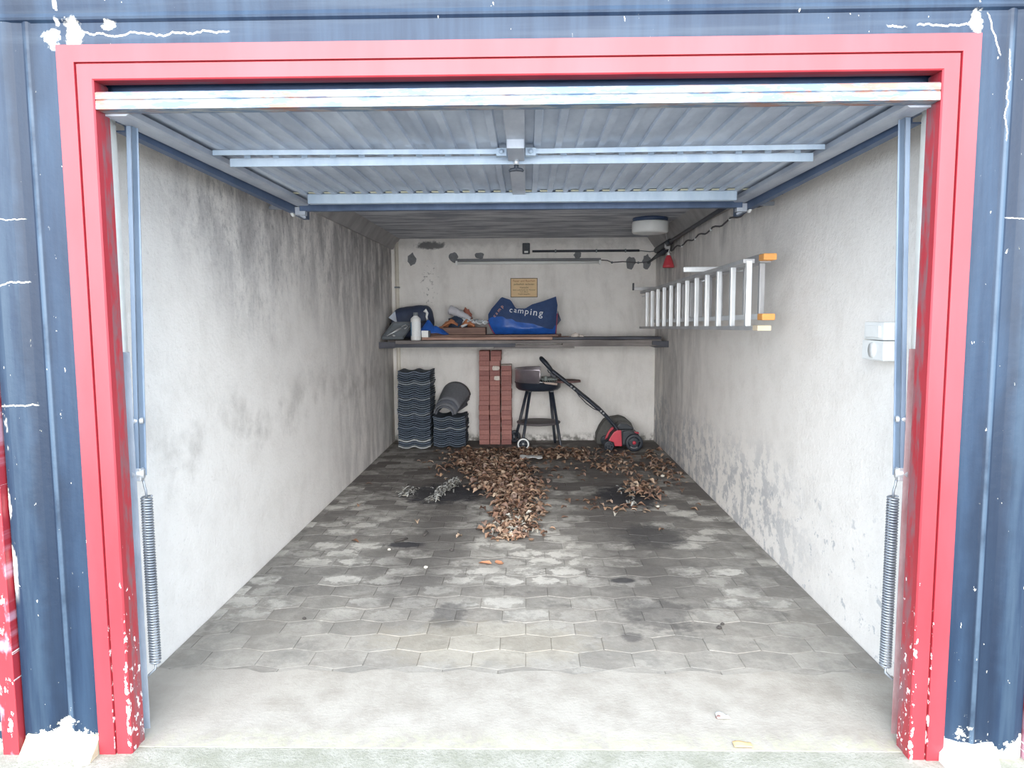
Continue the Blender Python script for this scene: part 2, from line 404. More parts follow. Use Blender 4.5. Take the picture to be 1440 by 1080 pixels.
# --- floor
def m_pavers():
    g = G('worn_concrete_paver', 0.85, 0, 0.3)
    x, y, z = g.xyz()
    uv = g.vec(x, y, 0.0)
    r = g.rnd
    n1 = g.noise(uv, 3.2, 6, 0.62); n2 = g.noise(uv, 9, 6, 0.7); n3 = g.noise(uv, 45, 4, 0.7)
    mod = g.ma('ADD', g.mul(r, 0.26), g.mul(n2, 1.0))
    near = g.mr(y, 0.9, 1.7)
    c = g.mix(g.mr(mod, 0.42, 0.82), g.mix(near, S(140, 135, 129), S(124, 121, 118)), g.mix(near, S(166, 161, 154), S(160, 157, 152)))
    ob = g.xyz(g.obj); da = g.ma('DIVIDE', ob[0], 0.105); db = g.ma('DIVIDE', ob[1], 0.072)
    dd = g.ma('ADD', g.ma('SQRT', g.ma('ADD', g.mul(da, da), g.mul(db, db))), g.mul(g.ma('SUBTRACT', g.noise(uv, 13, 6, 0.72), 0.5), 3.0))
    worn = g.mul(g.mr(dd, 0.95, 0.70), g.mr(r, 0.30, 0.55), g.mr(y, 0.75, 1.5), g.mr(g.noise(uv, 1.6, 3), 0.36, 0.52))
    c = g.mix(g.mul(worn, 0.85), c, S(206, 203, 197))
    c = g.mix(g.mul(g.mr(g.noise(uv, 6.5, 6, 0.65, 0.4), 0.50, 0.60), 0.55), c, S(136, 133, 128))
    c = g.mix(g.mr(n3, 0.5, 0.75, 0, 0.3), c, S(128, 123, 114))
    wob = g.mul(g.ma('SUBTRACT', n1, 0.5), 0.55)
    xw = g.ma('ADD', x, wob)
    # oily wheel tracks
    tl = g.mul(g.band(xw, -0.78, -0.36, 0.20), g.mr(g.ma('ADD', y, g.mul(n1, 0.8)), 1.0, 2.3))
    tr = g.mul(g.band(xw, 0.42, 0.92, 0.22), g.mr(g.ma('ADD', y, g.mul(n1, 0.8)), 1.0, 2.3))
    tk = g.mx(tl, tr)
    keep = g.mul(g.mr(r, 0.72, 0.92), g.mr(n2, 0.40, 0.60))
    tk = g.mul(tk, g.ma('SUBTRACT', 1.0, g.mul(keep, 0.5)))
    c = g.mix(g.mul(tk, 0.86), c, S(94, 91, 89))
    # floor colour turns darker and brown-grey over the rear half
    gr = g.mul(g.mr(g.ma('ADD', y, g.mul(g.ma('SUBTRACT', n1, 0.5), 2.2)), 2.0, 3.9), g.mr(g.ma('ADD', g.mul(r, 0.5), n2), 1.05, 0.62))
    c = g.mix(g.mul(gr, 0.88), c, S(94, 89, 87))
    # dark blotches in front of the tracks
    bl = g.mul(g.mr(g.noise(uv, 4.6, 6, 0.65), 0.54, 0.66), g.mr(y, 0.45, 0.9))
    c = g.mix(g.mul(bl, 0.5), c, S(96, 94, 92))
    oil = g.blob(x, y, -0.62, 3.45, 0.42, 0.42, 1.3, n2)
    oil = g.mx(oil, g.blob(x, y, 0.82, 3.35, 0.30, 0.45, 1.3, n2))
    oil = g.mx(oil, g.blob(x, y, -0.10, 4.30, 0.35, 0.14, 1.0, n2))
    oil = g.mx(oil, g.blob(x, y, -0.72, 2.15, 0.16, 0.07, 1.0, n2))
    oil = g.mx(oil, g.mul(g.blob(x, y, 0.86, 2.35, 0.26, 0.30, 1.4, n2), 0.6))
    oil = g.mx(oil, g.mul(g.blob(x, y, 0.55, 1.55, 0.09, 0.05, 1.0, n2), 0.9))
    oil = g.mx(oil, g.mul(g.blob(x, y, -0.34, 1.10, 0.10, 0.20, 1.6, n2), 0.55))
    oil = g.mx(oil, g.mul(g.blob(x, y, 0.50, 0.86, 0.07, 0.06, 1.0, n2), 0.6))
    oil = g.mx(oil, g.mul(g.blob(x, y, 0.66, 1.10, 0.22, 0.22, 2.2, n2), 0.45))
    c = g.mix(g.mul(oil, 0.90), c, S(48, 48, 54))
    tan = g.mul(g.blob(x, y, -0.15, 0.80, 0.60, 0.26, 1.6, n2), 0.30)
    c = g.mix(g.mul(tan, 0.5), c, S(196, 184, 158))
    return g.done(c, bump=g.ma('ADD', n3, g.mul(n2, 1.2)), strength=0.4, dist=0.006)

def m_slab():
    g = G('threshold_concrete', 0.9, 0, 0.2)
    x, y, z = g.xyz(); uv = g.vec(x, y, 0.0)
    n = g.noise(uv, 6, 6, 0.65); f = g.noise(uv, 70, 4, 0.7)
    c = g.mix(g.mr(n, 0.35, 0.7), K(S(190, 184, 176), 0.80), K(S(172, 165, 156), 0.78))
    c = g.mix(g.mr(f, 0.55, 0.72, 0, 0.4), c, S(176, 168, 156))
    moss = g.mul(g.mr(g.ma('ADD', y, g.mul(g.ma('SUBTRACT', n, 0.5), 0.14)), 0.16, 0.03), g.mr(g.noise(uv, 26, 6, 0.7), 0.40, 0.62))
    c = g.mix(g.mul(moss, 0.7), c, S(172, 170, 146))
    g1 = g.mul(g.blob(x, y, -1.2, 0.35, 0.35, 0.5, 0.8, n), 0.45)
    c = g.mix(g1, c, S(168, 162, 156))
    return g.done(c, bump=g.ma('ADD', f, n), strength=0.4, dist=0.006)

def m_ground():
    g = G('mossy_asphalt', 0.95, 0, 0.2)
    x, y, z = g.xyz(); uv = g.vec(x, y, 0.0)
    n = g.noise(uv, 8, 6, 0.7); f = g.noise(uv, 90, 4, 0.7)
    c = g.mix(g.mr(n, 0.35, 0.65), K(S(160, 159, 146), 0.78), K(S(184, 181, 172), 0.78))
    c = g.mix(g.mr(f, 0.5, 0.7), c, S(138, 138, 124))
    c = g.mix(g.mr(g.ma('ADD', y, g.mul(n, 0.3)), -0.05, -0.35), c, g.mix(f, S(104, 102, 98), S(144, 140, 134)))
    return g.done(c, bump=f, strength=0.6, dist=0.01)

# --- metals
def m_galv(name, a, b, rough=0.5, metal=0.35, sx=8, sy=3):
    g = G(name, rough, metal, 0.5)
    p = g.xyz()
    n = g.noise(g.vec(g.mul(p[0], sx), g.mul(p[1], sy), g.mul(p[2], sy)), 1.0, 6, 0.65)
    return g.done(g.mix(g.mr(n, 0.3, 0.7), a, b), bump=n, strength=0.08, dist=0.004)
def m_bar():
    g = G('flaking_door_edge', 0.6, 0.1, 0.5)
    x, y, z = g.xyz()
    v = g.vec(g.mul(x, 11.0), g.mul(y, 40.0), g.mul(z, 55.0))
    n = g.noise(v, 1.0, 6, 0.65)
    c = g.mix(g.mr(n, 0.46, 0.54), S(98, 118, 140), S(142, 147, 151))
    ru = g.mul(g.mr(g.noise(g.vec(g.mul(x, 9.0), g.mul(y, 30.0), g.mul(z, 30.0)), 1.0, 6, 0.7), 0.48, 0.56),
               g.mx(g.mr(g.noise(g.vec(x, 0.0, 0.0), 1.7, 2), 0.46, 0.56), g.mr(g.ma('ABSOLUTE', x), 1.14, 1.24)))
    c = g.mix(g.mul(ru, 0.8), c, S(150, 100, 78))
    return g.done(c, bump=n, strength=0.3, dist=0.003)

def m_rand(name, cols, rough=0.85, nscale=25, namp=0.35, spec=0.3):
    g = G(name, rough, 0, spec)
    ramp = g.nd('ShaderNodeValToRGB'); ramp.color_ramp.interpolation = 'LINEAR'
    while len(ramp.color_ramp.elements) < len(cols): ramp.color_ramp.elements.new(0.5)
    for i, c in enumerate(cols):
        ramp.color_ramp.elements[i].position = i/(len(cols)-1); ramp.color_ramp.elements[i].color = (*c, 1)
    g.put(ramp.inputs[0], g.rnd)
    n = g.noise(g.pos, nscale, 5, 0.65)
    k = g.mr(n, 0.25, 0.75, 1-namp, 1+namp*0.6, False)
    c = g.mix(1.0, ramp.outputs[0], g.vec(k, k, k), 'MULTIPLY')
    return g.done(c, bump=n, strength=0.3, dist=0.004)

def m_wood(name, a, b, axis=0, rough=0.8):
    g = G(name, rough, 0, 0.3)
    p = g.xyz(); k = [40.0, 40.0, 40.0]; k[axis] = 2.0
    n = g.noise(g.vec(g.mul(p[0], k[0]), g.mul(p[1], k[1]), g.mul(p[2], k[2])), 1.0, 5, 0.6)
    m = g.noise(g.pos, 4, 3)
    c = g.mix(g.mr(g.ma('ADD', n, g.mul(m, 0.6)), 0.55, 1.05), a, b)
    return g.done(c, bump=n, strength=0.3, dist=0.004)

PL = {s: m_plaster(s) for s in ('left', 'right', 'back')}
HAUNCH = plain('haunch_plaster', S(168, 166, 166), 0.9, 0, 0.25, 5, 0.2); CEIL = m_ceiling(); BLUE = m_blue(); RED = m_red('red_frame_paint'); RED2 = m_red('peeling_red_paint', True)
PAVER = m_pavers(); SLAB = m_slab(); GROUND = m_ground()
BED = plain('paver_joint_sand', S(120, 114, 106), 0.95, 0, 0.3, 40)
WHITEP = plain('white_concrete', S(240, 240, 236), 0.9, 0, 0.06, 30, 0.2)
CREAM = plain('cream_plaster', S(190, 184, 158), 0.95, 0, 0.45, 22, 0.2)
DARKBLUE = plain('dark_navy_paint', S(58, 76, 108), 0.5, 0, 0.2, 12)
SHEET = m_galv('galvanised_sheet', S(160, 171, 188), S(192, 202, 216), 0.5, 0.2, 5, 2)
RAILG = m_galv('galvanised_rail', S(160, 168, 182), S(186, 192, 202), 0.5, 0.25)
BRACE = m_galv('pale_blue_steel', S(164, 182, 202), S(186, 202, 218), 0.5, 0.1)
TRACK = m_galv('slate_blue_steel', S(66, 84, 112), S(84, 102, 132), 0.5, 0.2)
ARM = m_galv('blue_grey_arm_steel', S(106, 122, 142), S(126, 142, 162), 0.45, 0.15)
POST = m_galv('weathered_zinc_post', S(150, 158, 172), S(182, 188, 198), 0.5, 0.25)
POSTR = m_galv('red_stained_post', S(164, 120, 122), S(190, 172, 172), 0.55, 0.2)
BAR = m_bar()
SPRING = m_galv('spring_steel', S(128, 134, 144), S(158, 164, 172), 0.4, 0.5)
STEEL = m_galv('bright_steel', S(190, 194, 200), S(214, 216, 220), 0.35, 0.6)
BLACK = plain('black_plastic', S(42, 48, 58), 0.5, 0, 0.2)
BLACKM = plain('black_enamel', S(42, 48, 60), 0.35, 0, 0.15)
ALU = m_galv('aluminium', S(206, 210, 214), S(226, 228, 230), 0.4, 0.3)
ALUD = m_galv('dull_aluminium', S(160, 162, 166), S(190, 190, 192), 0.5, 0.3)
ORANGE = plain('orange_rubber', S(236, 168, 96), 0.7)
WHITE = plain('white_plastic', S(232, 234, 234), 0.4, 0, 0.04)
GREYP = plain('grey_plastic', S(120, 126, 132), 0.5)
BRICK = m_rand('red_brick', [S(160, 112, 107), S(174, 124, 117), S(152, 106, 102), S(182, 134, 127)], 0.9, 60, 0.2)
MORTAR = plain('pale_mortar', S(214, 204, 196), 0.95, 0, 0.25, 60)
TILE = m_rand('slate_grey_tile', [S(76, 86, 100), S(94, 104, 118), S(68, 78, 92), S(84, 94, 106), S(140, 146, 152)], 0.85, 30, 0.25)
TILEL = plain('light_grey_tile', S(158, 162, 164), 0.9, 0, 0.3, 40)
RIDGE = m_rand('brown_grey_ridge_tile', [S(98, 102, 112), S(118, 120, 126)], 0.85, 40, 0.2)
LEAF = m_rand('dry_leaf', [S(104, 80, 70), S(152, 120, 100), S(84, 67, 62), S(184, 152, 126), S(128, 104, 95), S(204, 182, 160), S(134, 98, 78), S(164, 142, 132)], 0.8, 60, 0.25)
LEAFG = m_rand('bleached_leaf', [S(176, 174, 168), S(206, 200, 188), S(150, 146, 140)], 0.85, 60, 0.25)
WOODG = m_wood('weathered_grey_wood', S(104, 100, 100), S(146, 140, 138))
WOODD = m_wood('dark_grey_wood', S(66, 68, 76), S(96, 98, 106))
WOODR = m_wood('reddish_plank', S(148, 114, 102), S(196, 164, 150))
WOODB = m_wood('brown_plank', S(106, 84, 78), S(140, 114, 104))

# ================================================================ SETTING
WX, D, CZ = 1.468, 5.90, 2.265
# floor: bed, pavers one by one, threshold slab
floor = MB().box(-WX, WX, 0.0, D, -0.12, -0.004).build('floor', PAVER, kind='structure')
def clip(poly, axis, val, keep_less):
    out = []
    for i in range(len(poly)):
        a, b = poly[i], poly[(i+1) % len(poly)]
        ia = (a[axis] <= val) == keep_less or a[axis] == val
        ib = (b[axis] <= val) == keep_less or b[axis] == val
        if ia: out.append(a)
        if ia != ib:
            t = (val-a[axis])/(b[axis]-a[axis]); out.append(tuple(a[k]+t*(b[k]-a[k]) for k in (0, 1)))
    return out
def paver_verts(poly, mb):
    n = len(poly); cx = sum(p[0] for p in poly)/n; cy = sum(p[1] for p in poly)/n
    def ins(d):
        o = []
        for p in poly:
            v = Vector((p[0]-cx, p[1]-cy)); L = max(v.length, 1e-6); k = max(L-d, L*0.5)/L
            o.append((cx+v.x*k, cy+v.y*k))
        return o
    a, b = ins(0.0010), ins(0.0032)
    vs = [(p[0], p[1], -0.022) for p in a]+[(p[0], p[1], -0.0014) for p in a]+[(p[0], p[1], 0.0) for p in b]
    fs = [tuple(range(2*n, 3*n))]
    for i in range(n):
        j = (i+1) % n
        fs += [(i, j, j+n, i+n), (i+n, j+n, j+2*n, i+2*n)]
    mb.add(vs, fs)
PW, PA, PB = 0.222, 0.058, 0.090
def area(p): return abs(sum(p[i][0]*p[(i+1) % len(p)][1]-p[(i+1) % len(p)][0]*p[i][1] for i in range(len(p))))/2
pav = []
row = 0; yy = 0.50
while yy < D+0.1:
    k = -8
    while k <= 8:
        cx = k*PW+(PW/2 if row % 2 else 0)+0.03
        poly = [(cx-PW/2, yy-PA), (cx, yy-PB), (cx+PW/2, yy-PA), (cx+PW/2, yy+PA), (cx, yy+PB), (cx-PW/2, yy+PA)]
        full = area(poly); q = poly
        for ax, v, kl in ((0, -WX+0.004, False), (0, WX-0.004, True), (1, 0.50, False), (1, D-0.004, True)):
            if q: q = clip(q, ax, v, kl)
        if len(q) >= 3 and area(q) > 0.0012: pav.append((yy, cx, q, abs(area(q)-full) < 1e-7))
        k += 1
    yy += PA+PB; row += 1
pav.sort(key=lambda t: t[0])
shared = None
rest = MB()
for i, (py, px, q, whole) in enumerate(pav):
    if i < 300:
        if whole:
            if shared is None:
                mb = MB(); paver_verts([(a-px, b-py) for a, b in q], mb); shared = mb.mesh('paver', PAVER)
            me = shared; loc = Vector((px, py, random.uniform(-0.0012, 0.0012)))
        else:
            cx = sum(p[0] for p in q)/len(q); cy = sum(p[1] for p in q)/len(q)
            mb = MB(); paver_verts([(a-cx, b-cy) for a, b in q], mb); me = mb.mesh('paver', PAVER); loc = Vector((cx, cy, 0))
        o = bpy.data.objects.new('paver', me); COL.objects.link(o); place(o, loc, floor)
    else: paver_verts(q, rest)
rest.build('rear_pavers', PAVER, floor, kind='stuff')
edge = [(x/20*WX, 0.535+0.016*math.sin(x*1.5)+0.008*math.sin(x*3.7+1)) for x in range(20, -21, -1)]
MB().prism([(-WX, 0.02), (WX, 0.02)]+edge, -0.03, 0.004).build('threshold_slab', SLAB, floor, label='pale concrete threshold strip')
MB().box(-9, 9, -9, 0.02, -0.2, 0.0015).build('ground', GROUND, kind='structure')

# side and rear walls
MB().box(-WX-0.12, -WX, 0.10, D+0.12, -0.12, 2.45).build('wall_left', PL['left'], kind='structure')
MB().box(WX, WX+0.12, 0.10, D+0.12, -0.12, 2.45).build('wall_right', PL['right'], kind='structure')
wall_back = MB().box(-WX, WX, D, D+0.12, -0.12, 2.45).build('wall_back', PL['back'], kind='structure')
ceil = MB().box(-WX, WX, 0.10, D, CZ, 2.45)
cl = ceil.build('ceiling', CEIL, kind='structure')
for s_, nm in ((-1, 'left'), (1, 'right')):
    h = MB().prism([(s_*WX, CZ), (s_*WX, CZ-0.115), (s_*(WX-0.02), CZ-0.115), (s_*(WX-0.10), CZ)], 0.18, D, 'y')
    h.build('haunch', HAUNCH, cl, label='slanted plaster haunch')

# facade: recessed surround with a bead, bevelled outer pilasters
fa = MB()
for s in (-1, 1):
    pr = [(1.30, 0.16), (1.30, 0.0), (1.442, 0.0), (1.449, -0.004), (1.456, -0.006), (1.463, -0.004), (1.470, -0.001), (1.500, -0.002), (1.530, -0.007), (1.585, -0.010), (1.612, -0.004), (1.612, 0.16)]
    fa.prism([(s*a, b) for a, b in pr], 0.0, 2.30)
fa.box(-1.2999, 1.2999, 0.0, 0.16, 2.215, 2.2955)
pr = [(0.16, 2.296), (0.0, 2.296), (-0.008, 2.303), (-0.010, 2.310), (-0.006, 2.322), (-0.010, 2.345), (-0.014, 2.40), (-0.014, 2.62), (0.16, 2.62)]
fa.prism(pr, -1.612, 1.612, 'x')
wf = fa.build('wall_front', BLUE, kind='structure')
for s in (-1, 1):
    x0, x1 = sorted((s*1.292, s*1.3005))
    MB().box(x0, x1, 0.055, 0.162, 0, 2.2).build('reveal', WHITEP, wf, label='white painted inner reveal')
    x0, x1 = sorted((s*1.300, s*WX))
    MB().box(x0, x1, 0.160, 0.164, 0, 2.2).build('reveal', WHITEP, wf, label='white painted inner reveal')
MB().box(-1.2915, 1.2915, 0.09, 0.17, 2.088, 2.22).build('lintel', DARKBLUE, wf, label='dark navy lintel above the door')
# bare concrete feet below the peeling paint
def foot(x0, x1, seed, name='plinth'):
    r = random.Random(seed); poly = []
    n = 7
    for i in range(n+1):
        poly.append((x0+(x1-x0)*i/n, -0.075+r.uniform(-0.035, 0.02)))
    mb = MB(); vs = []; fs = []
    for i in range(n+1):
        x = x0+(x1-x0)*i/n
        h = 0.035+r.uniform(-0.012, 0.03)
        vs += [(x, poly[i][1], -0.012), (x, poly[i][1]+0.02, 0.010+r.uniform(0, 0.012)), (x, -0.012, h), (x, 0.02, h), (x, 0.02, -0.012)]
    for i in range(n):
        for j in range(4): fs.append((i*5+j, (i+1)*5+j, (i+1)*5+j+1, i*5+j+1))
    fs += [(0, 1, 2, 3, 4), tuple(n*5+k for k in (4, 3, 2, 1, 0))]
    mb.add(vs, fs)
    return mb.build(name, WHITEP if x0 > 0 else CREAM, wf, label='bare white concrete foot' if x0 > 0 else 'crumbling cream plaster foot')
foot(1.345, 1.52, 3); foot(-1.60, -1.36, 5)

# red door surround: two stepped bands with a groove, mitred
trim = thing('trim_1', 'red painted door surround with a grooved profile', None, (0, 0, 0), kind='structure')
ZT, ZI, XO, XI, XG = 2.225, 2.124, 1.357, 1.252, 1.303
for s in (-1, 1):
    poly = [(XO, 0.003), (XO, -0.024), (XG+0.0025, -0.024), (XG+0.0015, -0.012), (XG-0.0015, -0.012), (XG-0.0025, -0.020), (XI+0.004, -0.020), (XI, -0.016), (XI, 0.058), (1.301, 0.058), (1.301, 0.003)]
    n = len(poly); vs = []; fs = []
    for (a, b) in poly: vs.append((s*a, b, -0.008))
    for (a, b) in poly: vs.append((s*a, b, ZI+(a-XI)*(ZT-ZI)/(XO-XI)))
    fs = [tuple(range(n)), tuple(range(n, 2*n))]+[(i, (i+1) % n, (i+1) % n+n, i+n) for i in range(n)]
    m = MB(); m.add(vs, fs); m.build('jamb', RED, trim)
zz = lambda a: ZI+(a-XI)*(ZT-ZI)/(XO-XI)
poly = [(XO, 0.003), (XO, -0.024), (XG+0.0025, -0.024), (XG+0.0015, -0.012), (XG-0.0015, -0.012), (XG-0.0025, -0.020), (XI+0.004, -0.020), (XI, -0.016), (XI, 0.03), (1.301, 0.03), (1.301, 0.003)]
n = len(poly)
m = MB(); m.add([(-a, b, zz(a)) for a, b in poly]+[(a, b, zz(a)) for a, b in poly],
                [tuple(range(n)), tuple(range(n, 2*n))]+[(i, (i+1) % n, (i+1) % n+n, i+n) for i in range(n)])
m.build('head', RED, trim)
# zinc posts behind the jambs
for s, mt in ((-1, POST), (1, POSTR)):
    m = MB()
    x0, x1 = sorted((s*1.266, s*1.2915)); m.box(x0, x1, 0.060, 0.064, 0.0, 1.305)
    x0, x1 = sorted((s*1.288, s*1.2915)); m.box(x0, x1, 0.060, 0.125, 0.0, 1.305)
    x0, x1 = sorted((s*1.268, s*1.2915)); m.box(x0, x1, 0.122, 0.126, 0.0, 1.305)
    m.build('steel_post', mt, trim, label='zinc door post' if s < 0 else 'zinc door post stained with red paint')
# neighbouring door surrounds at the outer edges
for i, s in ((2, -1), (3, 1)):
    m = MB(); x0, x1 = sorted((s*1.618, s*1.672)); m.box(x0, x1, -0.03, 0.12, -0.012, 2.22)
    m.build('trim_%d' % i, RED2, None, 0.003, kind='structure', label='peeling red post of the neighbouring door')
    m = MB(); x0, x1 = sorted((s*1.672, s*1.95)); m.box(x0, x1, 0.0, 0.14, -0.012, 2.62)
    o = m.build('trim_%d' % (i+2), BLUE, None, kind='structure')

# ================================================================ GARAGE DOOR (open, lying under the ceiling)
door = thing('door_1', 'open up-and-over garage door of ribbed galvanised sheet under the ceiling', None, (0, 0, 2.03), kind='structure')
ZD = 2.060
# ribbed sheet
pts = []; x = -1.20; pitch = 0.081
while x < 1.20:
    for dx, dz in ((0.0, 0.0), (0.050, 0.0), (0.053, -0.012), (0.077, -0.012), (0.081, 0.0)):
        if x+dx < 1.205: pts.append((x+dx, ZD+0.01+dz))
    x += pitch
up = [(a, b+0.0015) for a, b in pts]
vs = []; fs = []; n = len(pts)
for yv in (0.03, 1.90):
    vs += [(a, yv, b) for a, b in pts]
    vs += [(a, yv, b+0.0015) for a, b in pts]
for i in range(n-1):
    fs.append((i, i+1, 2*n+i+1, 2*n+i)); fs.append((n+i, 3*n+i, 3*n+i+1, n+i+1))
m = MB(); m.add(vs, fs); m.build('ribbed_sheet', SHEET, door, fix=False)
# front edge bar with a fold line
m = MB(); m.prism([(-0.018, 2.040), (0.035, 2.040), (0.035, 2.092), (-0.012, 2.092), (-0.018, 2.088), (-0.018, 2.070), (-0.014, 2.067), (-0.018, 2.064)], -1.250, 1.250, 'x')
m.build('edge_bar', BAR, door, label='flaking pale front edge of the door')
for s in (-1, 1):
    m = MB()
    m.prism([(s*1.180, 2.056), (s*1.180, 2.040), (s*1.19, 2.034), (s*1.252, 2.034), (s*1.252, 2.060), (s*1.18, 2.060)], 0.035, 1.92, 'y')
    m.build('side_rail', RAILG, door)
m = MB(); m.box(-1.12, 1.14, 1.655, 1.70, 2.012, 2.062); m.build('rear_brace', BRACE, door, 0.004)
m = MB(); m.box(-1.235, 1.235, 1.88, 1.925, 2.006, 2.05); m.build('rear_bar', TRACK, door, 0.004)
# pale strips showing along the sheet behind the brace
m = MB()
for k in range(30):
    xx = -1.19+k*pitch
    m.box(xx+0.004, xx+0.046, 1.625, 1.650, 2.062, 2.066)
m.build('sheet_seal', plain('yellowed_foam', S(206, 204, 180), 0.9), door)
# cross brace with slots, lock rods, lock
m = MB(); m.box(-1.138, 1.159, 0.694, 0.700, 2.012, 2.044); m.box(-1.138, 1.159, 0.700, 0.735, 2.038, 2.044)
for k in range(20):
    xx = -1.08+k*0.114
    m.box(xx, xx+0.024, 0.694, 0.700, 2.043, 2.060)
m.build('cross_brace', BRACE, door, label='pale blue slotted cross brace')
for s in (-1, 1):
    m = MB(); m.bar((s*1.165, 0.60, 2.046), (s*0.07, 0.60, 2.040), 0.006, 0.018, (0, 0, 1))
    m.box(*sorted((s*0.075, s*0.036)), 0.585, 0.620, 2.022, 2.050)
    m.tube([(s*0.056, 0.575, 2.036), (s*0.056, 0.60, 2.036)], 0.010, 6)
    m.build('lock_rod', BRACE, door)
m = MB(); m.box(-0.034, 0.034, 0.036, 1.66, 2.048, 2.058); m.build('centre_strip', RAILG, door, 0.003)
m = MB(); m.box(-0.032, 0.032, 0.44, 0.66, 2.016, 2.052)
lock = m.build('lock_case', RAILG, door, 0.004)
m = MB(); m.tube([(0.0, 0.64, 2.020), (0.0, 0.64, 1.998)], 0.010, 10); m.build('shaft', STEEL, lock, label='steel shaft')
m = MB(); m.tube([(0.0, 0.64, 2.000), (0.0, 0.64, 1.980)], [0.010, 0.008], 10)
m.tube([(-0.028, 0.64, 1.974), (-0.020, 0.64, 1.979), (0, 0.64, 1.982), (0.020, 0.64, 1.979), (0.028, 0.64, 1.974)], [0.004, 0.007, 0.008, 0.007, 0.004], 10)
m.build('handle', BLACK, lock, label='black T-shaped handle')
# rollers at the rear corners
for s in (-1, 1):
    m = MB(); m.box(*sorted((s*1.205, s*1.262)), 1.885, 1.93, 1.985, 2.03); m.bar((s*1.26, 1.90, 2.0), (s*1.22, 1.935, 1.975), 0.02, 0.012)
    rb = m.build('roller_bracket', RAILG, door, 0.002)
    m = MB(); m.lathe([(0.0, -0.009), (0.026, -0.009), (0.030, -0.005), (0.030, 0.005), (0.026, 0.009), (0.0, 0.009)], (s*1.282, 1.915, 2.01), 'x', 20)
    m.build('roller', WHITE, rb, label='white plastic roller')
# lever arms, pins and springs
for s in (-1, 1):
    m = MB()
    a0, a1 = s*1.238, s*1.238
    def sec(z0, z1, x):
        return [(x, z0)]
    xo, xi = 1.250, 1.214
    m.box(*sorted((s*1.242, s*1.224)), 0.130, 0.1345, 0.872, 2.030)
    m.box(*sorted((s*1.228, s*1.224)), 0.130, 0.164, 0.885, 2.030)
    m.box(*sorted((s*1.228, s*1.219)), 0.160, 0.164, 0.885, 2.030)
    m.v = [(p[0]+s*0.034*(2.035-p[2])/1.16, p[1], p[2]) for p in m.v]
    arm = m.build('lever_arm', ARM, door, 0.0015)
    for z in (1.075,):
        m = MB(); m.tube([(s*1.245, 0.145, z), (s*1.285, 0.135, z)], [0.010, 0.014], 10); m.build('pin', STEEL, arm)
    m = MB(); m.tube([(s*1.250, 0.145, 0.895), (s*1.285, 0.135, 0.895)], 0.017, 12); m.box(*sorted((s*1.255, s*1.280)), 0.128, 0.150, 0.872, 0.915)
    m.build('bracket', STEEL, arm, 0.002)
    m = MB(); p = []; turns = 62; r = 0.0165
    for k in range(turns*10+1):
        t = k/10; p.append((s*1.251+r*math.cos(2*math.pi*t), 0.150+r*math.sin(2*math.pi*t), 0.815-0.585*t/turns))
    m.tube(p, 0.0036, 5)
    m.tube([(s*1.251, 0.150, 0.80), (s*1.252, 0.150, 0.835), (s*1.256, 0.150, 0.850), (s*1.262, 0.150, 0.885)], 0.0045, 6)
    m.tube([(s*1.251, 0.150, 0.235), (s*1.252, 0.150, 0.205), (s*1.268, 0.130, 0.190)], 0.0045, 6)
    m.build('coil_spring', SPRING, door)
# guide rails on the walls
for s in (-1, 1):
    m = MB()
    m.prism([(s*1.262, 2.050), (s*1.262, 1.995), (s*1.266, 1.995), (s*1.266, 2.046), (s*1.335, 2.046), (s*1.335, 2.050)], 0.165, 2.16, 'y')
    m.prism([(s*1.266, 1.995), (s*1.295, 1.995), (s*1.295, 2.000), (s*1.266, 2.000)], 0.165, 2.16, 'y')
    m.v = [(p[0], p[1], p[2]+0.026*(1-p[1]/2.0)) for p in m.v]
    r = m.build('guide_rail', TRACK)
    side = 'left' if s < 0 else 'right'
    tag(r, 'dark slate blue door guide rail running along the %s wall' % side, 'guide rail', 'guide rails of the garage door')
    for yv in (2.05,):
        m = MB(); m.box(*sorted((s*1.30, s*1.466)), yv, yv+0.03, 2.048-0.006*(yv > 1), 2.062); m.build('rail_bracket', POST, r)

# ================================================================ FIXTURES ON THE WALLS
for i, (px, pz, rx, rz) in enumerate([(-0.775, 2.06, 0.048, 0.050), (-0.485, 2.075, 0.052, 0.034), (-1.24, 2.045, 0.046, 0.062), (1.185, 1.985, 0.052, 0.068), (1.362, 2.000, 0.045, 0.072), (0.60, 2.075, 0.040, 0.040)]):
    r = random.Random(i+20); poly = []
    for k in range(14):
        a = 2*math.pi*k/14; q = 1+r.uniform(-0.18, 0.18)
        if math.sin(a) < -0.6: q *= 1.15
        poly.append((px+rx*q*math.cos(a), pz+rz*q*math.sin(a)))
    MB().prism(poly, D-0.010, D+0.002, 'y').build('cement_patch', plain('grey_cement_patch', S(120, 122, 126), 0.95, 0, 0.15, 30) if i == 0 else bpy.data.materials['grey_cement_patch'], wall_back, 0.004, label='grey filler patch')
# vertical pipe in the rear left corner
p = MB(); p.tube([(-1.405, D-0.022, 0.0), (-1.405, D-0.022, 2.23)], 0.022, 12)
p = p.build('vertical_pipe', plain('cream_pipe', S(222, 216, 204), 0.6, 0, 0.12, 8))
tag(p, 'thin cream vertical pipe in the rear left corner', 'pipe')
for z in (0.35, 1.72):
    m = MB(); m.box(-1.432, -1.378, D-0.046, D, z, z+0.018); m.build('pipe_clip', GREYP, p)
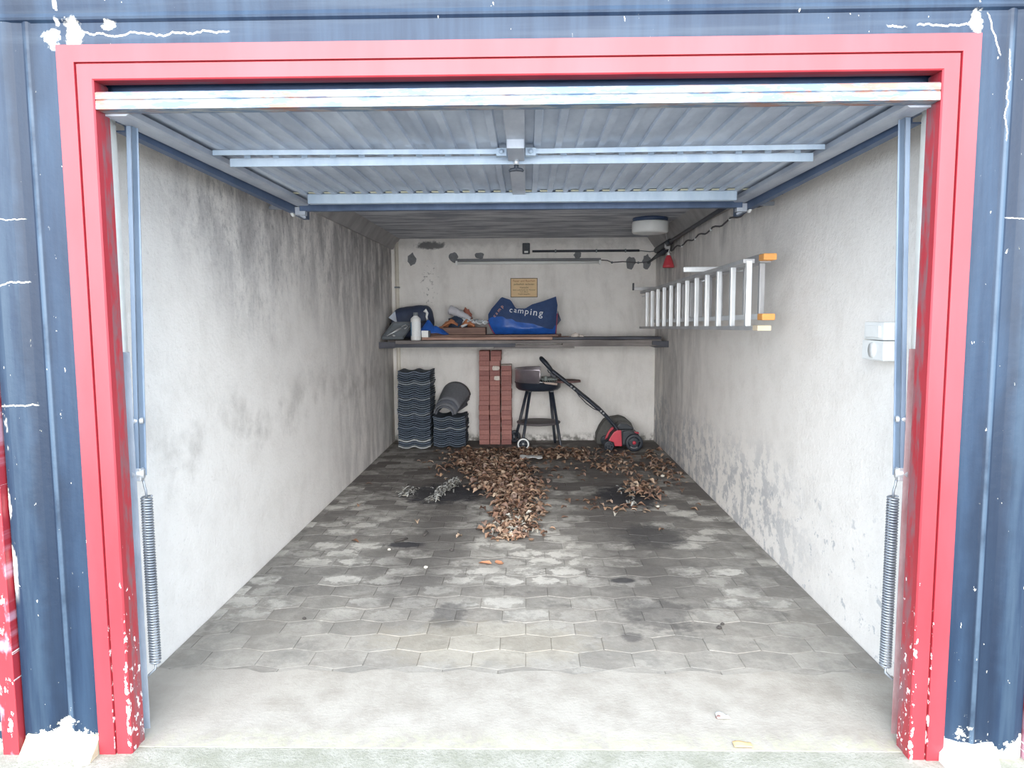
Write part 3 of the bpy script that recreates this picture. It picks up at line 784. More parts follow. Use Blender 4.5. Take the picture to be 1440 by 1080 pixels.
# fluorescent tube lamp
t = thing('tube_lamp', 'slim unlit fluorescent tube lamp mounted high on the rear wall', 'lamp', (0.055, D, 2.0))
m = MB(); m.box(-0.744, 0.854, D-0.060, D, 2.010, 2.036); m.build('housing', plain('dark_lamp_housing', S(104, 106, 112), 0.5), t, 0.004)
m = MB(); m.tube([(-0.728, D-0.045, 1.992), (0.838, D-0.045, 1.992)], 0.017, 14); m.build('tube', WHITE, t)
for x0 in (-0.748, 0.834):
    m = MB(); m.box(x0, x0+0.022, D-0.068, D-0.012, 1.968, 2.014); m.build('end_cap', WHITE, t, 0.003)
# small black box
t = thing('alarm_box', 'small black box with a pale lens above the tube lamp', 'box', (0.033, D, 2.086))
MB().box(-0.008, 0.074, D-0.055, D, 2.086, 2.205).build('body', BLACK, t, 0.008)
MB().box(0.012, 0.054, D-0.060, D-0.050, 2.098, 2.118).build('lens', WHITE, t, 0.003, label='pale lens')
# conduit along the rear wall
m = MB(); m.tube([(0.10, D-0.016, 2.117), (1.28, D-0.016, 2.117)], 0.013, 10)
cd = m.build('cable_conduit', plain('dark_conduit', S(58, 62, 72), 0.5)); tag(cd, 'dark thin conduit running horizontally above the tube lamp', 'conduit')
for x0 in (0.35, 0.80, 1.12):
    m = MB(); m.box(x0, x0+0.014, D-0.034, D, 2.098, 2.136); m.build('clip', GREYP, cd)
# conduit along the right wall with coupler
m = MB(); m.tube([(1.392, 2.25, 2.155), (1.392, 3.1, 2.138), (1.392, 4.7, 2.100)], 0.016, 10)
c2 = m.build('cable_conduit', bpy.data.materials['dark_conduit']); tag(c2, 'dark conduit slanting along the top of the right wall', 'conduit')
m = MB(); m.tube([(1.392, 4.7, 2.100), (1.392, 4.74, 2.099), (1.392, 5.45, 2.080), (1.392, 5.50, 2.079)], [0.018, 0.030, 0.030, 0.014], 12)
m.tube([(1.405, 4.9, 2.045), (1.405, 5.45, 2.028), (1.40, 5.70, 2.010), (1.38, D-0.012, 1.985)], [0.022, 0.022, 0.014, 0.012], 10)
m.build('coupler', BLACK, c2, label='thick black coupler')
m = MB(); m.tube([(1.392, 5.50, 2.079), (1.38, 5.78, 2.095), (1.28, D-0.016, 2.117)], 0.005, 6); m.build('wire', GREYP, c2)
# twisted power cable with clips
pts = []; clips = []
for k in range(60):
    yv = 1.9+k*0.065
    pts.append((WX-0.010-0.006*abs(math.sin(k*1.3)), yv, 2.082-0.012*(yv-1.9)+0.012*math.sin(k*0.9)))
pts += [(1.40, D-0.012, 1.995), (1.27, D-0.010, 1.985), (1.10, D-0.010, 1.998), (0.98, D-0.010, 1.990), (0.93, D-0.012, 2.012), (0.86, D-0.03, 2.015)]
m = MB(); m.tube(pts, 0.006, 6)
pc = m.build('power_cable', plain('grey_cable', S(92, 90, 94), 0.7)); tag(pc, 'thin grey cable clipped along right wall to the tube lamp', 'cable')
for k in (8, 16, 24, 32, 40, 48):
    m = MB(); a = pts[k]; m.lathe([(0, 0.0), (0.014, 0.003), (0.016, 0.012), (0.010, 0.018), (0, 0.020)], (WX-0.022, a[1], a[2]), 'x', 10); m.build('cable_clip', WHITE, pc)
for x0, z0 in ((1.27, 1.985), (0.98, 1.990)):
    m = MB(); m.lathe([(0, 0.0), (0.013, 0.003), (0.014, 0.012), (0, 0.018)], (x0, D-0.020, z0), 'y', 10); m.build('cable_clip', GREYP, pc)
# red pull handle and its clamp
t = thing('pull_handle', 'red bell-shaped pull handle hanging on a cord from the right conduit', 'handle', (1.405, 4.86, 1.86))
m = MB(); m.lathe([(0.0, 1.865), (0.050, 1.862), (0.056, 1.868), (0.054, 1.885), (0.038, 1.935), (0.024, 1.972), (0.014, 1.982), (0.0, 1.984)], (1.400, 4.84, 0), 'z', 18); m.build('grip', plain('red_plastic', S(196, 66, 78), 0.4), t)
m = MB(); m.tube([(1.400, 4.84, 1.978), (1.402, 4.85, 2.01)], [0.014, 0.012], 10); m.tube([(1.402, 4.85, 2.01), (1.418, 4.86, 2.075)], 0.004, 6); m.build('cord', WHITE, t, label='white cord with a ferrule')
m = MB(); m.box(1.372, 1.415, 4.83, 4.89, 2.040, 2.125); m.box(1.362, 1.39, 4.83, 4.87, 2.05, 2.10); m.build('clamp', ALUD, t, 0.008, label='pale metal clamp')
m = MB(); m.bar((1.39, 4.86, 2.120), (1.345, 4.80, 2.263), 0.012, 0.004, (1, 0, 0)); m.build('strap', ALU, t)
# round ceiling lamp
t = thing('ceiling_lamp', 'round white drum lamp with a dark base under the rear ceiling', 'lamp', (1.13, 4.3, CZ))
m = MB(); m.lathe([(0, CZ), (0.150, CZ), (0.154, CZ-0.006), (0.152, CZ-0.036), (0, CZ-0.036)], (1.13, 4.3, 0), 'z', 40); m.build('base', DARKBLUE, t)
m = MB(); m.lathe([(0, CZ-0.034), (0.156, CZ-0.034), (0.160, CZ-0.044), (0.158, CZ-0.120), (0.150, CZ-0.133), (0.12, CZ-0.138), (0, CZ-0.140)], (1.13, 4.3, 0), 'z', 40); m.build('shade', WHITE, t)
# switch and socket on the right wall
t = thing('wall_switch', 'white surface-mounted light switch above the socket beside right door post', 'switch', (WX, 0.66, 1.31))
MB().box(WX-0.052, WX, 0.60, 0.765, 1.315, 1.385).build('case', WHITE, t, 0.006)
MB().box(WX-0.060, WX-0.05, 0.625, 0.74, 1.325, 1.372).build('rocker', WHITE, t, 0.003)
t = thing('wall_socket', 'white surface-mounted socket below the switch beside right door post', 'socket', (WX, 0.65, 1.235))
MB().box(WX-0.058, WX, 0.585, 0.765, 1.235, 1.312).build('case', WHITE, t, 0.006)
m = MB(); m.lathe([(0.0, 0.0), (0.028, 0.0), (0.031, -0.004), (0.031, -0.010), (0, -0.010)], (WX-0.052, 0.675, 1.274), 'x', 20); m.build('cover', WHITE, t)
# warning sign
t = thing('warning_sign', 'yellowed warning sign with dark lettering on the rear wall', 'sign', (0.008, D, 1.612))
MB().box(-0.143, 0.158, D-0.006, D, 1.612, 1.825).build('plate', plain('sign_border', S(96, 88, 72), 0.6), t)
MB().box(-0.136, 0.151, D-0.0075, D-0.004, 1.619, 1.818).build('face', plain('yellowed_sign', S(224, 194, 150), 0.6, 0, 0.06, 12), t)
INK = plain('sign_ink', S(80, 62, 48), 0.7); INKR = plain('faded_red_ink', S(150, 84, 58), 0.7)
RX = Matrix.Rotation(math.radians(90), 4, 'X')
for body, size, z, mt in (('Feuer und Rauchen', 0.0315, 1.793, INKR), ('polizeilich verboten', 0.0290, 1.757, INK), ('Vorsicht', 0.0290, 1.720, INK), ('beim Laufenlassen der Motoren', 0.0195, 1.694, INK), ('Tore öffnen!', 0.0185, 1.672, INK), ('Vergiftungsgefahr', 0.0200, 1.649, INK)):
    text_part('lettering', body, size, mt, Matrix.Translation((0.008, D-0.0082, z)) @ RX, t)

# ================================================================ LADDER
t = thing('extension_ladder', 'aluminium extension ladder hanging sideways on the right wall', 'ladder', (1.22, 3.0, 1.30))
def zr(z0, y): return z0-0.017*(y-1.5)
def rail(x0, x1, y0, y1, zc, h, mt, nm='rail'):
    m = MB(); vs = []
    for yv in (y0, y1):
        z = zr(zc, yv)
        vs += [(x0, yv, z-h/2), (x1, yv, z-h/2), (x1, yv, z+h/2), (x0, yv, z+h/2)]
    m.add(vs, [(0, 1, 2, 3), (7, 6, 5, 4), (0, 4, 5, 1), (1, 5, 6, 2), (2, 6, 7, 3), (3, 7, 4, 0)])
    return m.build(nm, mt, t, 0.003)
rail(1.150, 1.208, 1.55, 4.95, 1.690, 0.022, ALUD); rail(1.150, 1.208, 1.34, 4.98, 1.347, 0.022, ALUD)
rail(1.262, 1.322, 1.64, 4.80, 1.712, 0.046, ALUD); rail(1.262, 1.322, 1.64, 4.80, 1.407, 0.030, ALU)
for k in range(12):
    yv = 1.555+k*0.287; z0 = zr(1.347, yv); z1 = zr(1.693, yv)
    m = MB(); m.box(1.165, 1.193, yv-0.017, yv+0.017, z0, z1); m.build('rung', ALU, t, 0.004)
for k in range(12):
    yv = 1.70+k*0.275; z0 = zr(1.403, yv); z1 = zr(1.716, yv)
    m = MB(); m.box(1.278, 1.306, yv-0.016, yv+0.016, z0, z1); m.build('rung', ALUD, t, 0.004)
for zc in (1.712, 1.403):
    m = MB(); m.box(1.258, 1.326, 1.565, 1.650, zc-0.017, zc+0.017); m.build('foot', ORANGE, t, 0.006, label='orange rubber foot')
m = MB(); m.box(1.146, 1.212, 1.28, 1.36, 1.338, 1.364); m.build('foot', plain('beige_rubber', S(206, 190, 166), 0.8), t, 0.004, label='beige rubber foot')
for i, (yv, x0, z) in enumerate(((2.53, 1.052, 1.706), (4.95, 1.085, 1.668))):
    b = thing('ladder_bracket', 'pale metal wall bracket holding the ladder near its %s end' % ('orange-footed' if i == 0 else 'rear'), 'bracket', (1.3, yv, z), 'ladder brackets')
    m = MB(); m.box(x0, WX, yv-0.016, yv+0.016, z-0.016, z+0.016); m.build('arm', ALU if i == 0 else ALUD, b, 0.003)
    m = MB(); m.box(WX-0.010, WX, yv-0.03, yv+0.03, z-0.07, z+0.06); m.build('wall_plate', GREYP, b, 0.003)
    if i == 1:
     m = MB(); m.box(x0-0.010, x0+0.004, yv-0.017, yv+0.017, z-0.016, z+0.055)
     m.build('tip', BLACK, b, 0.003, label='black upturned tip')
    m = MB(); m.tube([(1.18, yv-0.005, z), (1.215, yv, z-0.03), (1.21, yv, z-0.07), (1.17, yv, z-0.075)], 0.005, 6); m.build('hook', STEEL, b)

# ================================================================ SHELF
sh = thing('wall_shelf', 'wall-to-wall shelf of weathered boards on steel brackets', 'shelf', (0, 5.5, 1.09))
def board(x0, x1, y0, y1, z0, z1, mt, par, nm='board', sag=0.0, label=None):
    m = MB(); n = 8; vs = []; fs = []
    r = random.Random(int((x0+y0+z0)*1000))
    for i in range(n+1):
        x = x0+(x1-x0)*i/n; d = sag*math.sin(math.pi*i/n)+r.uniform(-0.0015, 0.0015); e = r.uniform(-0.003, 0.003)
        vs += [(x, y0+e, z0+d), (x, y1, z0+d), (x, y1, z1+d), (x, y0+e, z1+d)]
    for i in range(n):
        for j in range(4): fs.append((i*4+j, i*4+(j+1) % 4, (i+1)*4+(j+1) % 4, (i+1)*4+j))
    fs += [(0, 1, 2, 3), tuple(n*4+k for k in (3, 2, 1, 0))]
    m.add(vs, fs)
    return m.build(nm, mt, par, 0.003, label=label)
board(-1.30, 1.40, 5.13, 5.34, 1.130, 1.164, WOODG, sh, sag=-0.004)
board(-1.42, 1.42, 5.345, 5.60, 1.130, 1.164, WOODG, sh)
board(-1.42, 1.42, 5.605, 5.88, 1.130, 1.164, WOODG, sh)
board(-1.455, -0.08, 5.12, 5.26, 1.094, 1.129, WOODD, sh, label='dark bearer board under the left half')
board(-0.30, 0.52, 5.15, 5.24, 1.078, 1.112, WOODG, sh, label='short grey board end')
board(0.40, 1.455, 5.14, 5.30, 1.096, 1.129, WOODG, sh)
board(0.30, 1.40, 5.15, 5.40, 1.1645, 1.190, WOODD, sh, label='dark board lying on the right end')
for s in (-1, 1):
    m = MB()
    m.prism([(s*1.466, 1.088), (s*1.466, 1.150), (s*1.30, 1.150), (s*1.30, 1.112)], 5.10, 5.118, 'y')
    m.prism([(s*1.466, 1.085), (s*1.466, 1.094), (s*1.32, 1.094), (s*1.32, 1.085)], 5.10, 5.88, 'y')
    m.build('bracket', plain('dark_bracket_steel', S(74, 76, 86), 0.6) if s < 0 else bpy.data.materials['dark_bracket_steel'], sh, 0.002, label='dark steel end bracket')

# loose planks
def loose(x0, x1, y0, y1, z0, z1, mt, label):
    o = board(x0, x1, y0, y1, z0, z1, mt, None, 'wooden_plank'); tag(o, label, 'plank', 'planks lying on the shelf'); return o
loose(-1.04, 0.47, 5.20, 5.40, 1.1655, 1.192, WOODR, 'pinkish plank lying lowest at the front of the shelf')
loose(-1.03, 0.36, 5.24, 5.42, 1.1945, 1.2135, WOODB, 'brown plank on top of the pinkish plank, at its front')
loose(-1.02, 0.40, 5.43, 5.63, 1.1665, 1.2135, WOODB, 'thick brown plank behind the two front planks, under the bag')
loose(-1.00, -0.395, 5.34, 5.62, 1.2160, 1.2895, WOODB, 'short thick brown plank under the crumpled cloths')

# ---- soft things
def crumple(name, c, size, mat, parent=None, rot=0.0, seed=0, amp=0.35, sub=3, flat=True, freq=1.6, bevel=0, label=None):
    bm = bmesh.new(); bmesh.ops.create_icosphere(bm, subdivisions=sub, radius=1.0)
    for v in bm.verts:
        d = v.co.normalized()
        n1 = mnoise.noise(d*freq+Vector((seed*3.1, seed, 0))); n2 = mnoise.noise(d*freq*2.7+Vector((seed, 5.0, seed*2.2)))
        ridge = 1-abs(mnoise.noise(d*freq*1.5+Vector((9.0, seed, 1.0))))*2
        k = 1+amp*(n1*0.9+n2*0.45+ridge*0.35-0.15)
        v.co = d*k
        if flat and v.co.z < -0.45: v.co.z = -0.45
    me = bpy.data.meshes.new(name); bm.to_mesh(me); bm.free()
    for p in me.polygons: p.use_smooth = True
    zmin = min(v.co.z for v in me.vertices); zmax = max(v.co.z for v in me.vertices)
    for v in me.vertices:
        v.co = Vector((v.co.x*size[0]/2, v.co.y*size[1]/2, (v.co.z-zmin)/(zmax-zmin)*size[2]))
    me.transform(Matrix.Rotation(rot, 4, 'Z'))
    me.materials.append(mat)
    o = bpy.data.objects.new(name, me); COL.objects.link(o); place(o, c, parent)
    if label: o['label'] = label
    return o

def sheet(name, c, fn, nu, nv, th, mat, parent=None, label=None):
    # closed shell from a height function fn(u, v) -> point
    vs = []; fs = []
    P = [[Vector(fn(i/nu, j/nv)) for j in range(nv+1)] for i in range(nu+1)]
    N = [[None]*(nv+1) for _ in range(nu+1)]
    for i in range(nu+1):
        for j in range(nv+1):
            du = P[min(i+1, nu)][j]-P[max(i-1, 0)][j]; dv = P[i][min(j+1, nv)]-P[i][max(j-1, 0)]
            nn = du.cross(dv); N[i][j] = nn.normalized() if nn.length > 1e-9 else Vector((0, 0, 1))
    for side in (0.5, -0.5):
        for i in range(nu+1):
            for j in range(nv+1): vs.append(P[i][j]+N[i][j]*th*side)
    w = nv+1; off = (nu+1)*w
    for i in range(nu):
        for j in range(nv):
            a, b, cc, d = i*w+j, (i+1)*w+j, (i+1)*w+j+1, i*w+j+1
            fs += [(a, b, cc, d), (off+d, off+cc, off+b, off+a)]
    for i in range(nu):
        fs += [(i*w, off+i*w, off+(i+1)*w, (i+1)*w), (i*w+nv, (i+1)*w+nv, off+(i+1)*w+nv, off+i*w+nv)]
    for j in range(nv):
        fs += [(j, j+1, off+j+1, off+j), (nu*w+j, off+nu*w+j, off+nu*w+j+1, nu*w+j+1)]
    m = MB(); m.add([tuple(v+Vector(c)) for v in vs], fs, True)
    return m.build(name, mat, parent, label=label)

NAVY = plain('navy_fabric', S(44, 66, 108), 0.75, 0, 0.15, 30)
BLUEB = plain('bright_blue_tarpaulin', S(36, 88, 172), 0.40, 0, 0.2, 14)
DKNAVY = plain('dark_navy_nylon', S(54, 64, 88), 0.65, 0, 0.2, 20)
# camping bag
bag = thing('camping_bag', 'blue carrier bag printed camping slumped on the shelf', 'bag', (0.0, 5.5, 1.214))
import bisect
TOPX = [(-0.375, 1.42), (-0.34, 1.48), (-0.228, 1.608), (-0.13, 1.575), (-0.08, 1.486), (0.02, 1.484), (0.09, 1.527), (0.22, 1.565), (0.351, 1.612), (0.366, 1.50)]
def lerp(tab, x):
    if x <= tab[0][0]: return tab[0][1]
    for (a, p), (b, q) in zip(tab, tab[1:]):
        if x <= b: return p+(q-p)*(x-a)/(b-a)
    return tab[-1][1]
def bag_pt(u, v, sgn):
    # u along the length, v from bottom to top, sgn -1 front / +1 rear
    xb = -0.30+0.64*u; xt = -0.372+0.735*u
    x = xb+(xt-xb)*min(1, v*1.6)**0.8 if u < 0.5 else xb+(xt-xb)*v
    zt = lerp(TOPX, -0.372+0.735*u); zb = 1.2165
    if sgn > 0: zt -= 0.03*math.sin(math.pi*u)
    z = zb+(zt-zb)*v
    w = 0.115*(math.sin(math.pi*min(1, max(0, u*0.96+0.02)))**0.45)*(1-0.55*v**1.5)*(0.55+0.45*min(1, v*5))
    nn = mnoise.noise(Vector((x*7, z*7, sgn*3.0)))*0.016+mnoise.noise(Vector((x*17+z*9, z*15, sgn*5.0)))*0.006
    lean = 0.0
    return (x, 5.50+sgn*(w+nn*math.sin(math.pi*u)**0.5)+lean, z)
def bag_panel(v0f, v1f, sgns, nu, nv):
    m = MB()
    for sg in sgns:
        vs = []; fs = []
        for i in range(nu+1):
            u = i/nu
            for j in range(nv+1):
                v = v0f(u)+(v1f(u)-v0f(u))*j/nv
                vs.append(bag_pt(u, v, sg))
        w = nv+1
        for i in range(nu):
            for j in range(nv):
                q = (i*w+j, (i+1)*w+j, (i+1)*w+j+1, i*w+j+1)
                fs.append(q if sg < 0 else q[::-1])
        m.add(vs, fs, True)
    return m
vmid = lambda u: lerp([(0, 0.74), (0.12, 0.56), (0.25, 0.42), (0.42, 0.48), (0.55, 0.42), (0.7, 0.28), (0.85, 0.16), (0.95, 0.12), (1, 0.30)], u)
m = bag_panel(lambda u: 0.0, vmid, (-1, 1), 44, 10)
bs = []; n = 44
for i in range(n+1):
    bs += [bag_pt(i/n, 0, -1), bag_pt(i/n, 0, 1)]
m.add(bs, [(2*i, 2*i+1, 2*i+3, 2*i+2) for i in range(n)], True)
m.build('lower_panel', BLUEB, bag, fix=False, label='shiny bright blue lower panel')
bag_panel(vmid, lambda u: 1.0, (-1, 1), 44, 12).build('upper_panel', NAVY, bag, fix=False)
RIM = plain('red_piping', S(150, 70, 92), 0.6)
for line in ([Vector(bag_pt(1.0, v/10, -1))+Vector((0.004, 0, 0)) for v in range(0, 8)], [Vector(bag_pt(0.0, v/10, -1))+Vector((-0.003, 0, 0)) for v in range(0, 8)], [Vector(bag_pt(u/20, 1.0, 1)) for u in range(9, 14)]):
    m = MB(); m.tube(line, 0.006, 6); m.build('piping', RIM, bag, label='reddish edge piping')
m = MB(); m.add([(0.365, 5.48, 1.46), (0.40, 5.49, 1.36), (0.345, 5.49, 1.29), (0.36, 5.50, 1.40)], [(0, 1, 2, 3)]); m.add([(0.365, 5.492, 1.46), (0.40, 5.50, 1.36), (0.345, 5.50, 1.29), (0.36, 5.51, 1.40)], [(3, 2, 1, 0)])
m.build('side_flap', DKNAVY, bag, fix=False)
# lettering wrapped on the bag front: every glyph sits on the cloth
INKW = plain('white_print', S(226, 230, 236), 0.6)
def bag_text(body, x0, z0, dx, dz, size, grow, rot, mat):
    adv = {'c': 0.80, 'a': 0.86, 'm': 1.30, 'p': 0.95, 'i': 0.46, 'n': 0.92, 'g': 0.95}; acc = 0.0
    for k, ch in enumerate(body):
        acc += adv[ch]/2; x = x0+dx*acc*(1+grow*0.02*k); z = z0+dz*acc; acc += adv[ch]/2; best = None
        for iu in range(60):
            for iv in range(30):
                p = bag_pt(iu/59, iv/29, -1); d = (p[0]-x)**2+(p[2]-z)**2
                if best is None or d < best[0]: best = (d, p, iu/59, iv/29)
        _, p, u, v = best
        a = Vector(bag_pt(min(1, u+0.02), v, -1))-Vector(bag_pt(max(0, u-0.02), v, -1)); b = Vector(bag_pt(u, min(1, v+0.04), -1))-Vector(bag_pt(u, max(0, v-0.04), -1))
        nrm = a.cross(b).normalized()
        if nrm.y > 0: nrm = -nrm
        xa = (Vector((math.cos(rot), 0, math.sin(rot)))); xa = (xa-nrm*xa.dot(nrm)).normalized(); ya = nrm.cross(xa)
        M = Matrix((xa, ya, nrm)).transposed().to_4x4(); M.translation = Vector((x, p[1], z))+nrm*0.007
        text_part('lettering', ch, size*(1+grow*k*0.05), mat, M, bag)
bag_text('camping', -0.150, 1.472, 0.052, -0.0065, 0.080, 1.0, -0.14, INKW)
bag_text('camp', -0.312, 1.395, 0.026, 0.032, 0.052, 0.0, 0.85, plain('faded_print', S(206, 160, 140), 0.6))

# dark duffel bag at the left end
duf = thing('duffel_bag', 'dark navy duffel bag at the left end of the shelf', 'bag', (-1.19, 5.6, 1.165))
def duf_pt(u, a):
    x = -1.425+0.462*u
    r = (1-abs(2*u-1)**5)**0.5*0.9+0.1
    ca, sa = math.cos(a), math.sin(a)
    e = 0.62
    yy = math.copysign(abs(ca)**e, ca)*0.165*r; zz2 = math.copysign(abs(sa)**e, sa)
    h = 0.150+0.022*u
    z = 1.340+zz2*h*r+0.03*u*(sa > 0)*r
    nn = mnoise.noise(Vector((x*9, yy*9, z*9)))*0.014
    return (x+nn*0.4, 5.60+yy+nn, max(1.1655, z+nn))
vs = []; fs = []; nu, na = 26, 28
for i in range(nu+1):
    for k in range(na): vs.append(duf_pt(i/nu, 2*math.pi*k/na))
for i in range(nu):
    for k in range(na): fs.append((i*na+k, i*na+(k+1) % na, (i+1)*na+(k+1) % na, (i+1)*na+k))
fs += [tuple(range(na)), tuple(nu*na+k for k in range(na))]
m = MB(); m.add(vs, fs, True); m.build('body', DKNAVY, duf)
def on_duf(u, a, k=0.006): 
    p = Vector(duf_pt(u, a)); q = p-Vector((p.x, 5.60, 1.34)); return p+q.normalized()*k
m = MB(); m.tube([on_duf(0.05+0.9*k/12, math.radians(-110-8*math.sin(k))) for k in range(13)], 0.006, 6); m.build('zip', BLACK, duf)
m = MB(); P = [on_duf(0.03, math.radians(175)), on_duf(0.17, math.radians(140)), on_duf(0.20, math.radians(215))]
m.add([(-1.425, 5.432, 1.395), (-1.355, 5.430, 1.465), (-1.335, 5.428, 1.340), (-1.425, 5.452, 1.395), (-1.355, 5.450, 1.465), (-1.335, 5.448, 1.340)], [(0, 2, 1), (3, 4, 5), (0, 1, 4, 3), (1, 2, 5, 4), (2, 0, 3, 5)]); m.build('patch', plain('pale_grey_fabric', S(176, 184, 198), 0.8), duf, label='pale grey triangular patch')
m = MB(); m.tube([(-1.045, 5.425, 1.455), (-1.03, 5.422, 1.475), (-1.012, 5.428, 1.44), (-1.02, 5.424, 1.405), (-1.01, 5.427, 1.365)], [0.012, 0.016, 0.014, 0.012, 0.010], 8); m.build('tag', WHITE, duf, label='white tag')
m = MB(); m.tube([(-1.40, 5.43, 1.30), (-1.36, 5.42, 1.33), (-1.25, 5.415, 1.33), (-1.10, 5.415, 1.345), (-1.0, 5.43, 1.36)], 0.010, 6); m.tube([(-1.42, 5.45, 1.25), (-1.40, 5.42, 1.34), (-1.37, 5.42, 1.31), (-1.40, 5.43, 1.22)], 0.008, 6); m.build('strap', BLACK, duf)
# grey tray leaning in front of it
tr = thing('plastic_tray', 'grey plastic tray of metal odds tilted at shelf left end', 'tray', (-1.30, 5.28, 1.165))
ax0 = Vector((-1.452, 5.20, 1.172)); ux = Vector((0.215, 0.02, 0.0)); uy = Vector((0.085, 0.17, 0.155)); nz = ux.cross(uy).normalized()
if nz.y > 0: nz = -nz
def tp(a, b, c): return ax0+ux*a+uy*b+nz*c
m = MB()
def slab(a0, a1, b0, b1, c0, c1):
    vs = [tp(a, b, c) for a in (a0, a1) for b in (b0, b1) for c in (c0, c1)]
    m.add(vs, [(0,1,3,2),(4,6,7,5),(0,4,5,1),(2,3,7,6),(0,2,6,4),(1,5,7,3)])
slab(0, 1, 0, 1, 0, 0.004); slab(0, 0.03, 0, 1, 0, 0.035); slab(0.97, 1, 0, 1, 0, 0.035); slab(0, 1, 0, 0.04, 0, 0.035); slab(0, 1, 0.96, 1, 0, 0.035)
m.build('tray', GREYP, tr)
m = MB(); m.tube([tp(0.15, 0.15, 0.018), tp(0.45, 0.5, 0.022), tp(0.62, 0.62, 0.02)], [0.006, 0.012, 0.014], 8); m.tube([tp(0.55, 0.75, 0.015), tp(0.7, 0.85, 0.02), tp(0.85, 0.75, 0.02), tp(0.75, 0.62, 0.015)], 0.007, 6); m.tube([tp(0.4, 0.2, 0.015), tp(0.55, 0.12, 0.02)], 0.012, 8)
m.build('metal_odds', STEEL, tr, label='bright metal bits')
# bottle
bt = thing('plastic_bottle', 'white plastic bottle with blue-edged label at shelf front', 'bottle', (-1.10, 5.19, 1.165))
m = MB(); m.lathe([(0, 1.1645), (0.048, 1.1645), (0.052, 1.170), (0.052, 1.190), (0.0505, 1.195), (0.0505, 1.36), (0.052, 1.372), (0.048, 1.388), (0.022, 1.412), (0.020, 1.420), (0, 1.420)], (-1.10, 5.19, 0), 'z', 28); m.build('body', WHITE, bt)
m = MB(); m.lathe([(0, 1.416), (0.024, 1.416), (0.025, 1.420), (0.024, 1.444), (0.020, 1.449), (0, 1.449)], (-1.10, 5.19, 0), 'z', 20); m.build('cap', GREYP, bt, label='grey screw cap')
m = MB(); m.lathe([(0.0512, 1.205), (0.0514, 1.206), (0.0514, 1.354), (0.0512, 1.355)], (-1.10, 5.19, 0), 'z', 28); m.build('label', plain('printed_label', S(232, 236, 238), 0.5, 0, 0.10, 120), bt)
m = MB(); m.lathe([(0.0518, 1.21), (0.0518, 1.35)], (-1.10, 5.19, 0), 'z', 6, math.radians(195), math.radians(225)); m.build('label_band', plain('label_blue', S(86, 140, 178), 0.5), bt, fix=False, label='blue band at the label edge')
# small box, cloths, rope
def drape(peaks, x0, x1, y0, y1, seed, base=0.004):
    def fn(u, v):
        x = x0+(x1-x0)*u; y = y0+(y1-y0)*v; h = 0
        for (px, py, ph, rx, ry) in peaks:
            d = math.sqrt(((x-px)/rx)**2+((y-py)/ry)**2); h = max(h, ph*(1-d))
        ed = min(1, 6*min(u, 1-u), 6*min(v, 1-v))
        w = mnoise.noise(Vector((x*16, y*16, seed)))*0.018+mnoise.noise(Vector((x*40, y*30, seed+4)))*0.008
        return (x+w*0.6, y+w*0.5, base+max(0, h)+abs(w)*(0.4+0.6*ed))
    return fn
o = sheet('blue_cloth', (0, 0, 1.2155), drape([(-0.985, 5.31, 0.155, 0.12, 0.07), (-0.91, 5.30, 0.09, 0.14, 0.06)], -1.11, -0.78, 5.250, 5.333, 3), 22, 16, 0.006, BLUEB); tag(o, 'crumpled bright blue cloth between the duffel bag and bottle', 'cloth')
cb = thing('small_carton', 'small white carton with a black side lying behind the bottle', 'box', (-1.01, 5.22, 1.1935))
MB().box(-1.045, -0.975, 5.203, 5.236, 1.1935, 1.262).build('carton', WHITE, cb, 0.003); MB().box(-0.9748, -0.955, 5.204, 5.235, 1.1935, 1.260).build('side', BLACK, cb, 0.002, label='black side')
GREYF = plain('grey_white_fabric', S(186, 186, 194), 0.85, 0, 0.1, 24)
ORG = plain('orange_brown_fabric', S(184, 122, 88), 0.85, 0, 0.2, 18)
TEAL = plain('dark_teal_fabric', S(48, 62, 84), 0.85, 0, 0.2, 18)
# grey roll slanting down to the right
m = MB(); a = Vector((-0.78, 5.46, 1.475)); b = Vector((-0.56, 5.42, 1.372)); pts = []; rs = []
for k in range(13):
    q = k/12; pts.append(a.lerp(b, q)+Vector((0, 0, 0.012*math.sin(3.0*q)))); rs.append(0.050-0.022*q+0.004*math.sin(k*2.1))
m.tube(pts, rs, 14)
o = m.build('fabric_roll', GREYF); tag(o, 'grey white rolled fabric slanting over the orange cloth', 'cloth')
o = crumple('teal_cloth', (-0.69, 5.47, 1.290), (0.20, 0.20, 0.145), TEAL, seed=8, amp=0.4); tag(o, 'dark teal cloth bundled beneath the grey fabric roll', 'cloth')
o = sheet('orange_cloth', (0, 0, 1.2905), drape([(-0.755, 5.385, 0.085, 0.11, 0.09)], -0.88, -0.68, 5.335, 5.48, 5), 18, 12, 0.006, ORG); tag(o, 'orange brown cloth folded left of the teal cloth', 'cloth')
o = sheet('orange_cloth', (0, 0, 1.2905), drape([(-0.585, 5.385, 0.075, 0.09, 0.09)], -0.66, -0.51, 5.335, 5.47, 11), 14, 12, 0.006, ORG); tag(o, 'smaller orange brown cloth beside the white rope', 'cloth')
o = crumple('rust_cloth', (-0.605, 5.53, 1.290), (0.12, 0.12, 0.215), plain('rust_fabric', S(158, 98, 84), 0.85), seed=14, amp=0.5); tag(o, 'rust red cloth peak behind the grey fabric roll', 'cloth')
m = MB(); r = random.Random(4); pts = []
for k in range(46):
    q = k/45; pts.append((-0.66+0.27*q+0.035*math.sin(k*1.9), 5.40+0.035*math.cos(k*2.3), 1.315+0.055*(0.6+0.5*math.sin(k*1.35))*(1.15-0.6*q)+r.uniform(0, 0.012)))
m.tube(pts, 0.0095, 7)
